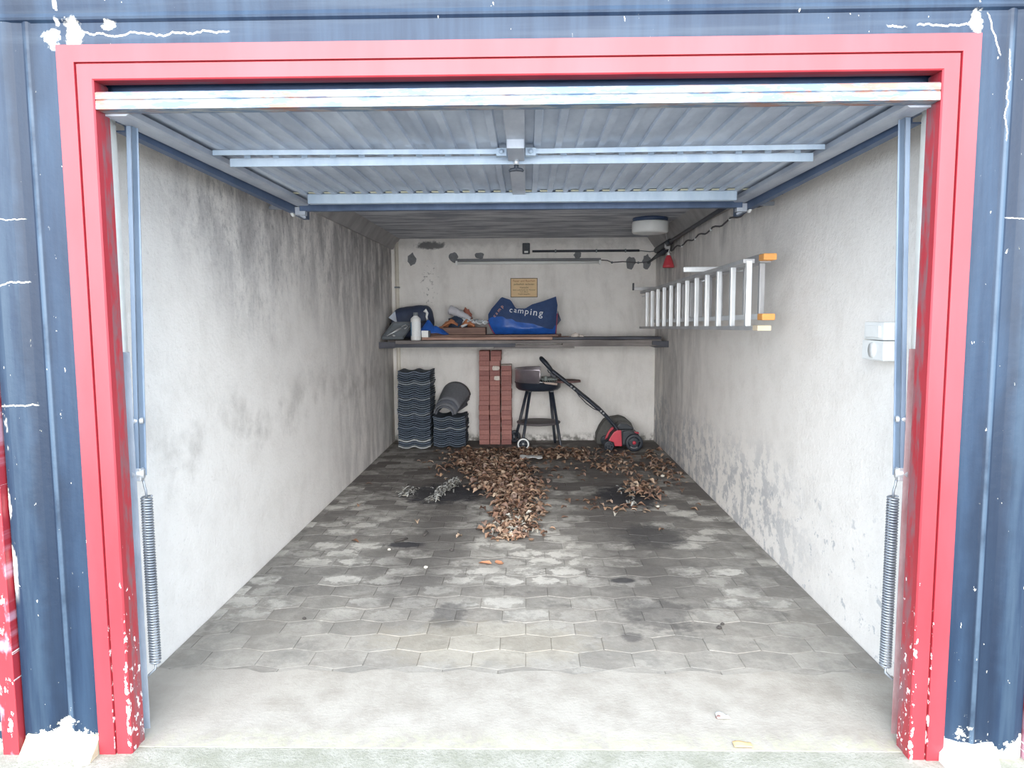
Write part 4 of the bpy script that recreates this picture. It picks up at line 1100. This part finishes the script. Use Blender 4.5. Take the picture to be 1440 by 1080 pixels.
m.tube([(-0.57, 5.37, 1.36), (-0.60, 5.35, 1.32), (-0.645, 5.335, 1.300)], 0.014, 7)
o = m.build('white_rope', plain('white_cotton_rope', S(202, 206, 210), 0.8, 0, 0.12, 60)); tag(o, 'tangled white rope between the cloths and the camping bag', 'rope')
for i, (x0, sz) in enumerate(((0.535, 0.085), (0.60, 0.05))):
    o = crumple('plaster_lump', (x0, 5.24, 1.1905), (sz, 0.06, sz*0.55), MORTAR, seed=21+i, amp=0.4, sub=2); tag(o, '%s pale plaster lump on the right end of the shelf' % ('larger' if i == 0 else 'smaller'), 'lump')

# ================================================================ BRICK STACK
def brick_mesh():
    m = MB(); m.box(-0.056, 0.056, 0, 0.24, 0, 0.0525); return m.mesh('brick', BRICK, 0.0040)
BM = brick_mesh(); r = random.Random(2)
cols = [(-0.436, 19, 'left'), (-0.313, 19, 'middle'), (-0.188, 16, 'right')]
ORD = ['lowest', 'second', 'third', 'fourth', 'fifth', 'sixth', 'seventh', 'eighth', 'ninth', 'tenth', '11th', '12th', '13th', '14th', '15th', '16th', '17th', '18th', '19th', '20th', '21st', '22nd', '23rd', '24th', '25th', '26th', '27th', '28th', '29th', '30th', '31st', '32nd', '33rd', '34th', '35th']
def nth(k): return 'lowest' if k == 0 else ORD[k]+' from the floor'
for ci, (cx, n, nm) in enumerate(cols):
    drift = 0.0
    for k in range(n):
        o = bpy.data.objects.new('brick', BM); COL.objects.link(o)
        drift = drift*0.7+r.uniform(-0.0018, 0.0018)
        x = cx+drift*0.8+r.uniform(-0.002, 0.002)
        if ci == 0: x += 0.006*(k/18)-0.0
        if ci == 1 and k >= 17: x += 0.012
        place(o, (x, 5.635+r.uniform(-0.005, 0.005), k*0.0543), None)
        o.rotation_euler = (0, 0, r.uniform(-0.02, 0.02))
        lab = 'red brick, %s, in the %s column of the brick stack' % (nth(k), nm); grp = 'bricks of the %s column' % nm
        if k == n-1: lab = 'topmost red brick of the %s column in the brick stack' % nm
        tag(o, lab, 'brick', grp)
        mm = None
        if ci == 1 and k == 15: mm = (-0.030, 0.056); o['label'] = 'red brick with broad mortar smear, near the top of middle column'
        if ci == 1 and k == 13: mm = (-0.012, 0.056); o['label'] = 'red brick with small mortar smear, below the broadly smeared one'
        if mm:
            rr = random.Random(k); poly = []
            for i in range(12):
                a = 2*math.pi*i/12; poly.append(((mm[0]+mm[1])/2+(mm[1]-mm[0])/2*math.copysign(abs(math.cos(a))**0.5, math.cos(a))*rr.uniform(0.85, 1.0), 0.027+0.026*math.copysign(abs(math.sin(a))**0.5, math.sin(a))*rr.uniform(0.85, 1)))
            q = MB(); q.prism(poly, -0.006, 0.001, 'y'); me = q.mesh('mortar', MORTAR, 0.002)
            c = bpy.data.objects.new('mortar', me); COL.objects.link(c); c.parent = o
        if ci == 2 and k == n-1:
            q = MB(); q.box(-0.055, 0.058, 0.002, 0.23, 0.0535, 0.060); me = q.mesh('mortar', MORTAR, 0.003)
            c = bpy.data.objects.new('mortar', me); COL.objects.link(c); c.parent = o; o['label'] = 'topmost brick of the right column, capped with grey mortar'

# ================================================================ ROOF TILES
def tile_mesh(w=0.345, L=0.40, mat=TILE, nm='roof_tile'):
    nu = 20; vs = []; fs = []
    def z(u): return 0.020*(0.5+0.5*math.cos(4*math.pi*(u-0.5)))**1.5+0.003
    for yv in (0.0, L):
        for i in range(nu+1):
            u = i/nu; vs.append((w*(u-0.5), yv, z(u)))
        for i in range(nu+1):
            u = i/nu; vs.append((w*(u-0.5), yv, z(u)+0.0165))
    n = nu+1
    for i in range(nu):
        fs += [(i, i+1, 2*n+i+1, 2*n+i), (n+i, 3*n+i, 3*n+i+1, n+i+1), (i, n+i, n+i+1, i+1), (2*n+i, 2*n+i+1, 3*n+i+1, 3*n+i)]
    fs += [(0, 2*n, 3*n, n), (nu, n+nu, 3*n+nu, 2*n+nu)]
    m = MB(); m.add(vs, fs)
    return m.mesh(nm, mat, 0.002)
TM = tile_mesh(); TML = tile_mesh(mat=TILEL); r = random.Random(9)
for k in range(35):
    light = k in (0, 3)
    o = bpy.data.objects.new('roof_tile', TML if light else TM); COL.objects.link(o)
    step = 0.012*math.sin(k*0.9)+(0.02 if k in (9, 14, 18, 24) else 0)
    place(o, (-1.160+r.uniform(-0.005, 0.005)+0.006*(k/34)-0.004, 5.365-step*0.6+r.uniform(-0.005, 0.005), k*0.0234))
    o.rotation_euler = (0, 0, r.uniform(-0.018, 0.018))
    tag(o, 'dark grey wavy roof tile, %s, in the taller stack' % nth(k), 'roof tile', 'roof tiles of the tall stack')
    if k == 0: o['label'] = 'light grey wavy roof tile at the very bottom of the taller stack'
    if k == 3: o['label'] = 'light grey roof tile just above the bottom of tall stack'
    if k == 34: o['label'] = 'topmost dark wavy roof tile of the tall stack'
for k in range(14):
    o = bpy.data.objects.new('roof_tile', TM); COL.objects.link(o)
    place(o, (-0.795+r.uniform(-0.005, 0.005)-(0.008 if k == 13 else 0), 5.44-0.008*(k % 5 == 3)+r.uniform(-0.004, 0.004), k*0.0234))
    o.rotation_euler = (0, 0, r.uniform(-0.015, 0.015))
    tag(o, 'dark grey wavy roof tile, %s, in the shorter stack' % nth(k), 'roof tile', 'roof tiles of the short stack')
    if k == 13: o['label'] = 'topmost wavy roof tile of the short stack, under the ridge tiles'
def ridge(k):
    nu, nl = 18, 8; L = 0.43-0.035*max(k, 0); vs = []
    tilt = math.radians(15+2*k if k >= 0 else 7)
    for lay in (0, 1):
        for j in range(nl+1):
            t = j/nl
            R0 = 0.102+0.034*t+0.004*k
            for i in range(nu+1):
                a = math.radians(4)+math.radians(172)*i/nu
                rr = R0+(0.014 if lay else 0.0)
                x = rr*math.cos(a)*1.08; z = rr*math.sin(a); y = t*L
                vs.append((x, y*math.cos(tilt)-z*math.sin(tilt)*0.4, z+y*math.sin(tilt)))
    n = nu+1; off = (nl+1)*n; fs = []
    for j in range(nl):
        for i in range(nu):
            fs += [(j*n+i, j*n+i+1, (j+1)*n+i+1, (j+1)*n+i), (off+j*n+i, off+(j+1)*n+i, off+(j+1)*n+i+1, off+j*n+i+1)]
    for i in range(nu): fs += [(i, off+i, off+i+1, i+1), (nl*n+i, nl*n+i+1, off+nl*n+i+1, off+nl*n+i)]
    for j in range(nl): fs += [(j*n, (j+1)*n, off+(j+1)*n, off+j*n), (j*n+nu, off+j*n+nu, off+(j+1)*n+nu, (j+1)*n+nu)]
    m = MB(); m.add(vs, fs, True); return m.mesh('ridge_tile', RIDGE)
for k, (x, y, z, lab) in zip((-5, 0, 1, 2), [(-0.852, 5.462, 0.348, 'small half-round ridge tile added to darken the hollow under the other ridge tiles'), (-0.850, 5.47, 0.352, 'second half-round ridge tile from below, leaning on the short tile stack'), (-0.840, 5.505, 0.377, 'third half-round ridge tile from below, leaning on the short tile stack'), (-0.828, 5.54, 0.402, 'topmost half-round ridge tile leaning on the short tile stack')]):  # smallest tile is added inside the arch to make its hollow darker
    o = bpy.data.objects.new('ridge_tile', ridge(k)); COL.objects.link(o); place(o, (x, y, z)); o.rotation_euler = (0, 0, -0.20)
    tag(o, lab, 'ridge tile', 'ridge tiles on the short stack')

# ================================================================ CHARCOAL GRILL
gr = thing('charcoal_grill', 'round black charcoal grill on four legs with a windshield', 'grill', (0.16, 5.52, 0))
GX, GY = 0.158, 5.52
m = MB(); m.lathe([(0.0, 0.612), (0.16, 0.612), (0.215, 0.622), (0.240, 0.645), (0.246, 0.690), (0.252, 0.700), (0.256, 0.702), (0.252, 0.706), (0.240, 0.700), (0.234, 0.650), (0.205, 0.632), (0.0, 0.625)], (GX, GY, 0), 'z', 44); m.build('bowl', BLACKM, gr)
m = MB()
a0, a1 = math.radians(84), math.radians(272)
m.lathe([(0.243, 0.700), (0.247, 0.700), (0.247, 0.838), (0.255, 0.850), (0.251, 0.852), (0.243, 0.840), (0.243, 0.700)], (GX, GY, 0), 'z', 30, a0, a1)
g = G('brushed_windshield_steel', 0.35, 0.55); m.build('windshield', g.done(g.mix(g.mr(g.noise(g.pos, 5, 3), 0.3, 0.7), S(146, 138, 146), S(186, 178, 184))), gr, fix=False, label='brushed steel windshield')
m = MB()
for k in range(-9, 10):
    x = k*0.024; h = math.sqrt(max(0, 0.228**2-x*x)); m.tube([(GX+x, GY-h, 0.716), (GX+x, GY+h, 0.716)], 0.0028, 5)
m.tube([(GX+0.230*math.cos(a*math.pi/16), GY+0.230*math.sin(a*math.pi/16), 0.716) for a in range(32)], 0.004, 6, closed=True)
m.build('cooking_grate', STEEL, gr)
m = MB(); m.tube([(0.205, 5.285, 0.722), (0.23, 5.265, 0.712), (0.35, 5.255, 0.700)], [0.004, 0.011, 0.012], 8); m.build('grate_handle', plain('pale_wood', S(196, 178, 168), 0.7), gr, label='pale wooden grate handle')
m = MB(); m.prism([(0.34, 5.40), (0.40, 5.36), (0.53, 5.38), (0.61, 5.46), (0.61, 5.56), (0.53, 5.64), (0.40, 5.66), (0.34, 5.62)], 0.700, 0.722); m.build('side_tray', plain('brown_stained_wood', S(112, 86, 84), 0.7), gr, 0.006, label='brown wooden side tray')
m = MB(); m.box(0.19, 0.36, 5.42, 5.62, 0.722, 0.752); m.box(0.215, 0.25, 5.35, 5.40, 0.722, 0.775); m.build('fire_tray', plain('grey_green_metal', S(112, 120, 118), 0.6), gr, 0.008, label='dull grey-green metal tray')
legs = [((0.070, 5.40, 0.625), (-0.010, 5.305, 0.075)), ((0.045, 5.63, 0.625), (-0.085, 5.72, 0.080)), ((0.300, 5.40, 0.625), (0.398, 5.315, 0.0)), ((0.285, 5.63, 0.625), (0.348, 5.72, 0.0))]
for a, b in legs:
    m = MB(); m.tube([a, Vector(a).lerp(Vector(b), 0.97), b], [0.0165, 0.0150, 0.014], 10); m.build('leg', BLACKM, gr)
for a, b in legs:
    m = MB(); m.box(a[0]-0.02, a[0]+0.02, a[1]-0.02, a[1]+0.02, 0.604, 0.622); m.build('leg_socket', BLACKM, gr, 0.003)
m = MB(); m.lathe([(0.0, 0.252), (0.215, 0.252), (0.232, 0.258), (0.236, 0.272), (0.228, 0.276), (0.0, 0.266)], (0.160, 5.52, 0), 'z', 40); m.build('lower_shelf', plain('dull_brown_metal', S(96, 90, 94), 0.6), gr)
m = MB(); m.tube([(-0.004, 5.29, 0.068), (-0.105, 5.745, 0.070)], 0.006, 8); m.build('axle', STEEL, gr)
for (x, y, z) in ((-0.004, 5.285, 0.068), (-0.105, 5.75, 0.070)):
    m = MB(); m.lathe([(0.045, -0.014), (0.060, -0.016), (0.068, -0.012), (0.068, 0.012), (0.060, 0.016), (0.045, 0.014)], (x, y, z), 'y', 32)
    m.lathe([(0.0, -0.008), (0.046, -0.006), (0.046, 0.006), (0.0, 0.008)], (x, y, z), 'y', 32)
    for k in range(6):
        a = k*math.pi/3; m.bar((x, y-0.008, z), (x+0.046*math.cos(a), y-0.008, z+0.046*math.sin(a)), 0.010, 0.006, (0, 1, 0))
    w = m.build('wheel', BLACK, gr)
    q = 1 if y < 5.5 else -1
    m = MB(); m.lathe([(0.046, -0.0175*q), (0.050, -0.0200*q), (0.060, -0.0200*q), (0.063, -0.0165*q), (0.060, -0.015*q), (0.048, -0.013*q)], (x, y, z), 'y', 32); m.build('rim', WHITE, w, label='white wheel rim')
    m = MB(); m.lathe([(0.0, -0.020), (0.011, -0.018), (0.013, -0.008), (0, -0.008)], (x, y, z), 'y', 14); m.build('hub', STEEL, w)

# ================================================================ LAWN SCARIFIER
sc = thing('lawn_scarifier', 'red and black lawn scarifier with long handle in the corner', 'scarifier', (1.0, 5.42, 0))
REDP = plain('red_housing_plastic', S(204, 62, 80), 0.4, 0, 0.1)
CHAR = plain('charcoal_plastic', S(46, 52, 60), 0.45, 0, 0.15)
def loft_y(poly, y0, y1, inset=0.0):
    m = MB(); m.prism(poly, y0, y1, 'y'); return m
body = [(0.885, 0.062), (0.885, 0.085), (0.905, 0.135), (0.945, 0.195), (0.985, 0.215), (1.02, 0.212), (1.030, 0.045), (0.955, 0.045), (0.945, 0.085), (0.915, 0.095)]
for y0, y1 in ((5.272, 5.300), (5.555, 5.580)):
    loft_y(body, y0, y1).build('side_panel', REDP, sc, 0.006, label='red side panel')
deck = [(0.90, 0.075), (0.93, 0.145), (0.98, 0.195), (1.04, 0.215), (1.13, 0.212), (1.20, 0.175), (1.235, 0.115), (1.235, 0.060), (1.19, 0.045), (0.92, 0.045)]
loft_y(deck, 5.300, 5.555).build('deck', CHAR, sc, 0.012)
m = MB(); m.prism([(1.035, 0.060), (1.035, 0.200), (1.09, 0.212), (1.15, 0.195), (1.195, 0.160), (1.20, 0.060)], 5.262, 5.300, 'y'); m.build('motor_cover', CHAR, sc, 0.012)
m = MB(); m.prism([(1.16, 0.186), (1.205, 0.176), (1.205, 0.188), (1.165, 0.196)], 5.27, 5.33, 'y'); m.build('lever', REDP, sc, 0.003)
for (x, z, R0, ys, nm) in ((0.890, 0.052, 0.052, (5.252, 5.600), 'small_wheel'), (1.148, 0.090, 0.090, (5.232, 5.620), 'large_wheel')):
    for y in ys:
        m = MB(); k = R0
        m.lathe([(k*0.70, -0.018), (k*0.92, -0.020), (k, -0.014), (k, 0.014), (k*0.92, 0.020), (k*0.70, 0.018)], (x, y, z), 'y', 32)
        m.lathe([(0, -0.006), (k*0.45, -0.010), (k*0.71, -0.004), (k*0.71, 0.004), (0, 0.006)], (x, y, z), 'y', 32)
        for q in range(5):
            a = q*2*math.pi/5+0.3; m.bar((x, y-0.010, z), (x+k*0.7*math.cos(a), y-0.010, z+k*0.7*math.sin(a)), 0.012, 0.006, (0, 1, 0))
        w = m.build(nm, BLACK, sc)
        if nm == 'large_wheel':
            m = MB(); m.lathe([(0, -0.022), (0.014, -0.021), (0.019, -0.015), (0.019, -0.006), (0, -0.006)], (x, y, z), 'y', 16); m.build('hub_cap', REDP, w, label='red hub cap')
            m = MB(); m.lathe([(0.052, -0.0145), (0.060, -0.0145), (0.060, -0.012), (0.052, -0.012), (0.052, -0.0145)], (x, y, z), 'y', 10, math.radians(225), math.radians(305)); m.build('reflector', ALUD, w, fix=False)
hp = [(0.195, 0.950), (0.225, 0.915), (0.300, 0.800+0.03), (0.500, 0.672), (0.690, 0.515), (0.810, 0.412), (0.920, 0.300), (0.985, 0.215), (0.985, 0.175)]
for y in (5.315, 5.540):
    m = MB(); m.tube([(a, y, b) for a, b in hp], [0.014, 0.017, 0.017, 0.017, 0.019, 0.0195, 0.017, 0.017, 0.016], 10); m.build('handle_tube', BLACKM, sc)
m = MB(); m.tube([(0.30, 5.305, 0.83), (0.245, 5.305, 0.90), (0.197, 5.315, 0.950), (0.190, 5.34, 0.956), (0.190, 5.515, 0.956), (0.197, 5.54, 0.950), (0.245, 5.55, 0.90), (0.30, 5.55, 0.83)], [0.018, 0.022, 0.022, 0.022, 0.022, 0.022, 0.022, 0.018], 10); m.build('grip', BLACK, sc)
m = MB(); m.box(0.268, 0.340, 5.295, 5.345, 0.760, 0.812); m.box(0.250, 0.272, 5.30, 5.34, 0.792, 0.830)
m.v = [((p[0]-0.3)*0.82+0.3+(p[2]-0.79)*-0.4, p[1], (p[2]-0.79)*0.9+0.79-(p[0]-0.3)*0.55) for p in m.v]
m.build('switch_box', BLACK, sc, 0.006)
for a, b in ((0.500, 0.672), (0.530, 0.648), (0.810, 0.412), (0.835, 0.388)):
    m = MB(); m.lathe([(0, -0.020), (0.010, -0.019), (0.012, -0.012), (0, -0.010)], (a, 5.310, b), 'y', 12); m.build('knob', STEEL, sc)
m = MB(); m.tube([(0.540, 5.300, 0.635), (0.580, 5.295, 0.575), (0.650, 5.295, 0.500), (0.730, 5.295, 0.440), (0.790, 5.298, 0.415), (0.830, 5.298, 0.380), (0.900, 5.295, 0.295), (0.960, 5.295, 0.225)], 0.0055, 7); m.build('cable', BLACK, sc)
BAGF = plain('grey_green_catcher_fabric', S(92, 92, 90), 0.9, 0, 0.15, 40)
m = MB(); m.prism([(0.795, 0.0), (0.795, 0.110), (0.835, 0.200), (0.880, 0.265), (0.915, 0.288), (1.0, 0.300), (1.05, 0.312), (1.12, 0.285), (1.175, 0.235), (1.20, 0.180), (1.21, 0.05), (1.20, 0.0)], 5.61, 5.80, 'y')
m.build('catcher_bag', BAGF, sc, 0.03, label='dull grey-green catcher bag')
m = MB(); m.prism([(0.985, 0.205), (0.985, 0.240), (1.02, 0.275), (1.10, 0.262), (1.16, 0.225), (1.165, 0.205)], 5.36, 5.54, 'y'); m.build('rear_flap', CHAR, sc, 0.012)

# ================================================================ LEAVES AND LITTER
def leaf_mesh(seed, L=0.075, W=0.045, mat=LEAF):
    r = random.Random(seed); n = 5; vs = []; fs = []
    curl = r.uniform(0.003, 0.014); bend = r.uniform(-0.006, 0.012); tw = r.uniform(-0.5, 0.5)
    for i in range(n+1):
        t = i/n; w = W/2*math.sin(math.pi*min(1, t*0.96+0.03))**0.75*(1+0.25*math.sin(i*2.4+seed))
        y = (t-0.5)*L; z = bend*math.sin(math.pi*t)
        a = tw*(t-0.5)
        for s, k in ((-1, 1.0), (0, 0.0), (1, 1.0)):
            x = s*w; vs.append((x*math.cos(a), y, 0.012+z+curl*k*(w/(W/2))+x*math.sin(a)))
    for i in range(n):
        for j in range(2): fs.append((i*3+j, i*3+j+1, (i+1)*3+j+1, (i+1)*3+j))
    zmin = min(v[2] for v in vs); vs = [(a, b, c-zmin+0.0008) for a, b, c in vs]
    b0 = len(vs)
    vs += [(a, b, c+0.0009) for a, b, c in vs]
    fs += [tuple(k+b0 for k in f[::-1]) for f in fs]
    vs += []
    m = MB(); m.add(vs, fs, True); return m
LV = [leaf_mesh(k, L=random.uniform(0.040, 0.066), W=random.uniform(0.024, 0.040)) for k in range(7)]
LM = [m.mesh('dry_leaf', LEAF, fix=False) for m in LV]
LMG = [LV[k].mesh('dry_leaf', LEAFG, fix=False) for k in range(3)]
r = random.Random(12)
spots = []
def gauss_fill(n, fn, tagk):
    for _ in range(n):
        x, y, h = fn(); spots.append((x, y, h, tagk))
def pile():      # stem of the pile
    y = r.uniform(2.22, 3.35); t = (y-2.22)/1.13; w = 0.13+0.07*t; return (-0.055+0.01*t+r.gauss(0, 0.55)*w, y, r.uniform(0, 0.035)*min(1, (y-2.1)*3))
def pile2():     # broad rear part, left of the middle
    y = r.uniform(3.30, 4.65); t = (y-3.3)/1.35; return (-0.06-0.30*t+r.gauss(0, 0.5)*(0.22+0.24*t), y, r.uniform(0, 0.045))
def top():
    y = 4.75+r.random()*0.55; return (r.uniform(-0.72, 0.65)+r.gauss(0, 0.05), y, r.uniform(0, 0.03))
def topr(): return (0.85+r.gauss(0, 0.28), 4.55+r.gauss(0, 0.32), r.uniform(0, 0.02))
def rstain(): return (0.98+r.gauss(0, 0.075), 3.50+r.gauss(0, 0.17), r.uniform(0, 0.04))
def rstain2(): return (0.62+r.gauss(0, 0.22), 3.05+r.gauss(0, 0.12), 0)
def redge(): return (1.28+r.gauss(0, 0.08), 4.3+r.gauss(0, 0.55), 0)
def stray(): return (r.uniform(-1.3, 1.35), r.uniform(1.9, 5.3), 0)
gauss_fill(520, pile, 'pile'); gauss_fill(1050, pile2, 'pile'); gauss_fill(560, top, 'rear'); gauss_fill(190, topr, 'rear'); gauss_fill(110, rstain, 'stain'); gauss_fill(36, rstain2, 'stain'); gauss_fill(70, redge, 'rear'); gauss_fill(30, lambda: (r.uniform(-1.3, 1.35), r.uniform(3.7, 5.3), 0), 'stray')
spots = [(max(-1.40, min(1.40, x)), min(y, 5.25) if not (0.75 < x < 1.3) else min(y, 5.15), h, k) for x, y, h, k in spots]
singles = sorted([s for s in spots], key=lambda s: s[1])[:285]
ids = set(id(s) for s in singles)
LAB = {'pile': ('dry brown leaf in the long leaf pile on the floor', 'dry leaves of the long pile'),
       'stain': ('dry leaf lying around the dark oil stain on the right', 'dry leaves by the right oil stain'),
       'rear': ('dry leaf scattered on the floor near the rear wall', 'dry leaves near the rear wall'),
       'stray': ('stray dry leaf lying apart from the leaf pile', 'stray dry leaves')}
heap = MB()
for s in spots:
    x, y, h, k = s
    e = Euler((r.uniform(-0.5, 0.5)*(1 if h > 0.01 else 0.15), r.uniform(-0.5, 0.5)*(1 if h > 0.01 else 0.15), r.uniform(0, 6.28)))
    scl = r.uniform(0.75, 1.25)
    if id(s) in ids:
        o = bpy.data.objects.new('dry_leaf', r.choice(LMG) if r.random() < 0.10 else r.choice(LM)); COL.objects.link(o)
        place(o, (x, y, h+0.001)); o.rotation_euler = e; o.scale = (scl,)*3
        tag(o, LAB[k][0], 'leaf', LAB[k][1])
    else:
        src = r.choice(LV); M = Matrix.LocRotScale(Vector((x, y, h+0.001)), e, Vector((scl,)*3))
        heap.add([M @ Vector(v) for v in src.v], src.f, True)
hp_ = heap.build('dry_leaves', LEAF, None, fix=False, kind='stuff'); tag(hp_, 'carpet of dry brown leaves covering the rear floor', 'leaves')
for i, (x, y, a, lab) in enumerate([(-0.205, 1.80, 1.4, 'orange leaf lying alone in front of the pile, the left of two'), (-0.125, 1.81, 0.5, 'orange leaf lying alone in front of the pile, the right of two')]):
    q = leaf_mesh(30+i, 0.075, 0.042); o = bpy.data.objects.new('dry_leaf', q.mesh('dry_leaf', plain('orange_leaf', S(206, 146, 112), 0.8) if i == 0 else bpy.data.materials['orange_leaf'], fix=False)); COL.objects.link(o)
    place(o, (x, y, 0.002)); o.rotation_euler = (0, 0, a); tag(o, lab, 'leaf', 'single orange leaves')
STRAYS = [(-1.22, 3.05, 'stray dry leaf close to the left wall, nearest to the door'), (-1.30, 3.75, 'stray dry leaf against the left wall, farther back'), (-0.72, 2.62, 'stray dry leaf lying in the left wheel track'),
          (0.30, 2.75, 'small stray dry leaf just right of the leaf pile'), (0.42, 3.22, 'stray dry leaf between the leaf pile and right oil stain'), (0.92, 2.45, 'stray dry leaf in the right wheel track in front of oil stain'),
          (1.25, 2.95, 'stray dry leaf near the right wall beside the oil stain'), (-0.40, 2.30, 'stray dry leaf left of the front tip of the leaf pile'), (-1.05, 2.20, 'stray dry leaf on pale pavers near left wall')]
for i, (x, y, lab) in enumerate(STRAYS):
    o = bpy.data.objects.new('dry_leaf', LM[i % 7]); COL.objects.link(o); place(o, (x, y, 0.001)); o.rotation_euler = (0, 0, i*1.7); tag(o, lab, 'leaf', 'stray dry leaves')
# clumps of debris on the left oil stain
DEB = m_rand('grey_debris', [S(150, 150, 148), S(196, 196, 192), S(116, 116, 116), S(176, 172, 160)], 0.9, 50, 0.3)
def clump(pts, n, spread, seed, label):
    rr = random.Random(seed); m = MB()
    for _ in range(n):
        t = rr.random()*(len(pts)-1); i = int(t); a = Vector(pts[i]).lerp(Vector(pts[i+1]), t-i)
        src = LV[rr.randrange(7)]; sc2 = rr.uniform(0.35, 0.90)
        M = Matrix.LocRotScale(a+Vector((rr.gauss(0, spread), rr.gauss(0, spread*1.5), abs(rr.gauss(0.0, 0.022)))), Euler((rr.uniform(-0.6, 0.6), rr.uniform(-0.6, 0.6), rr.gauss(-0.3, 0.5))), Vector((sc2*0.5, sc2*1.2, sc2*0.6)))
        m.add([M @ Vector(v) for v in src.v], src.f, True)
    o = m.build('debris_clump', DEB, None, fix=False); tag(o, label, 'debris'); return o
clump([(-0.70, 3.18, 0.002), (-0.62, 3.45, 0.02), (-0.55, 3.72, 0.02)], 230, 0.026, 1, 'long pale clump of leaf litter on the left oil stain')
clump([(-0.94, 3.36, 0.002), (-0.90, 3.48, 0.01)], 90, 0.030, 2, 'small pale clump of litter left of the long clump')
clump([(0.78, 3.42, 0.002), (0.88, 3.40, 0.002)], 22, 0.04, 3, 'thin pale scraps on the dark oil stain at right')
clump([(0.80, 3.10, 0.002), (0.83, 3.08, 0.004)], 22, 0.016, 4, 'grey scrap of litter at the front of the right stain')
# white paper scrap, pebbles, twig and bits
def scrap(u, v):
    x = (u-0.5)*0.22; y = (v-0.5)*0.13; return (x, y, 0.012+0.012*mnoise.noise(Vector((x*25, y*25, 3)))+0.03*max(0, v-0.7)*(1-u))
o = sheet('paper_scrap', (0.075, 4.70, 0.034), scrap, 10, 6, 0.002, WHITE); tag(o, 'crumpled white paper scrap on the leaves near the grill', 'paper')
PEB = plain('pale_pebble', S(214, 208, 196), 0.8); DPEB = plain('dark_crumb', S(70, 66, 64), 0.9)
for i, (x, y, sz, mt, lab) in enumerate([(-0.535, 1.72, 0.018, PEB, 'pale pebble in the left wheel track, the nearer one'), (-0.80, 2.03, 0.016, PEB, 'pale pebble on left pavers beside the dark track'), (1.22, 4.02, 0.03, PEB, 'white pebble near the right wall among dark leaves'), (1.00, 3.02, 0.02, PEB, 'white crumb at the front edge of the right stain'), (-1.01, 1.03, 0.014, DPEB, 'dark crumb on left front pavers'), (0.905, 0.945, 0.018, DPEB, 'black crumb on front right pavers, larger of two'), (0.93, 0.985, 0.014, DPEB, 'black crumb on front right pavers, smaller of two'), (0.71, 0.21, 0.016, plain('brown_crumb', S(120, 88, 84), 0.9), 'brown crumb on pale scrap on the threshold'), (-0.42, 2.02, 0.02, DPEB, 'dark crumb beside the left wheel track')]):
    o = crumple('pebble', (x, y, 0.004), (sz*1.3, sz, sz*0.7), mt, seed=40+i, amp=0.3, sub=2); tag(o, lab, 'pebble')
o = sheet('paper_scrap', (0.725, 0.215, 0.006), lambda u, v: ((u-0.5)*0.045, (v-0.5)*0.035, 0.004+0.006*math.sin(5*u)*v), 6, 4, 0.0015, WHITE); tag(o, 'tiny white scrap on the threshold strip', 'paper')
o = sheet('leaf_scrap', (0.745, 0.045, 0.008), lambda u, v: ((u-0.5)*0.06, (v-0.5)*0.03, 0.002+0.003*math.sin(5*u)*v), 6, 4, 0.0015, plain('faded_orange', S(222, 180, 130), 0.8)); tag(o, 'faded orange leaf scrap at the threshold front edge', 'leaf')
for i, (x, y, a) in enumerate([(-0.80, 2.18, 0.4), (-0.63, 2.30, 1.2)]):
    m = MB(); m.tube([(x, y, 0.010), (x+0.05*math.cos(a), y+0.05*math.sin(a), 0.016), (x+0.10*math.cos(a+0.3), y+0.10*math.sin(a+0.3), 0.009)], [0.006, 0.008, 0.004], 6)
    o = m.build('twig', DPEB); tag(o, 'dark %s twig in the left wheel track' % ('shorter' if i else 'bent'), 'twig')
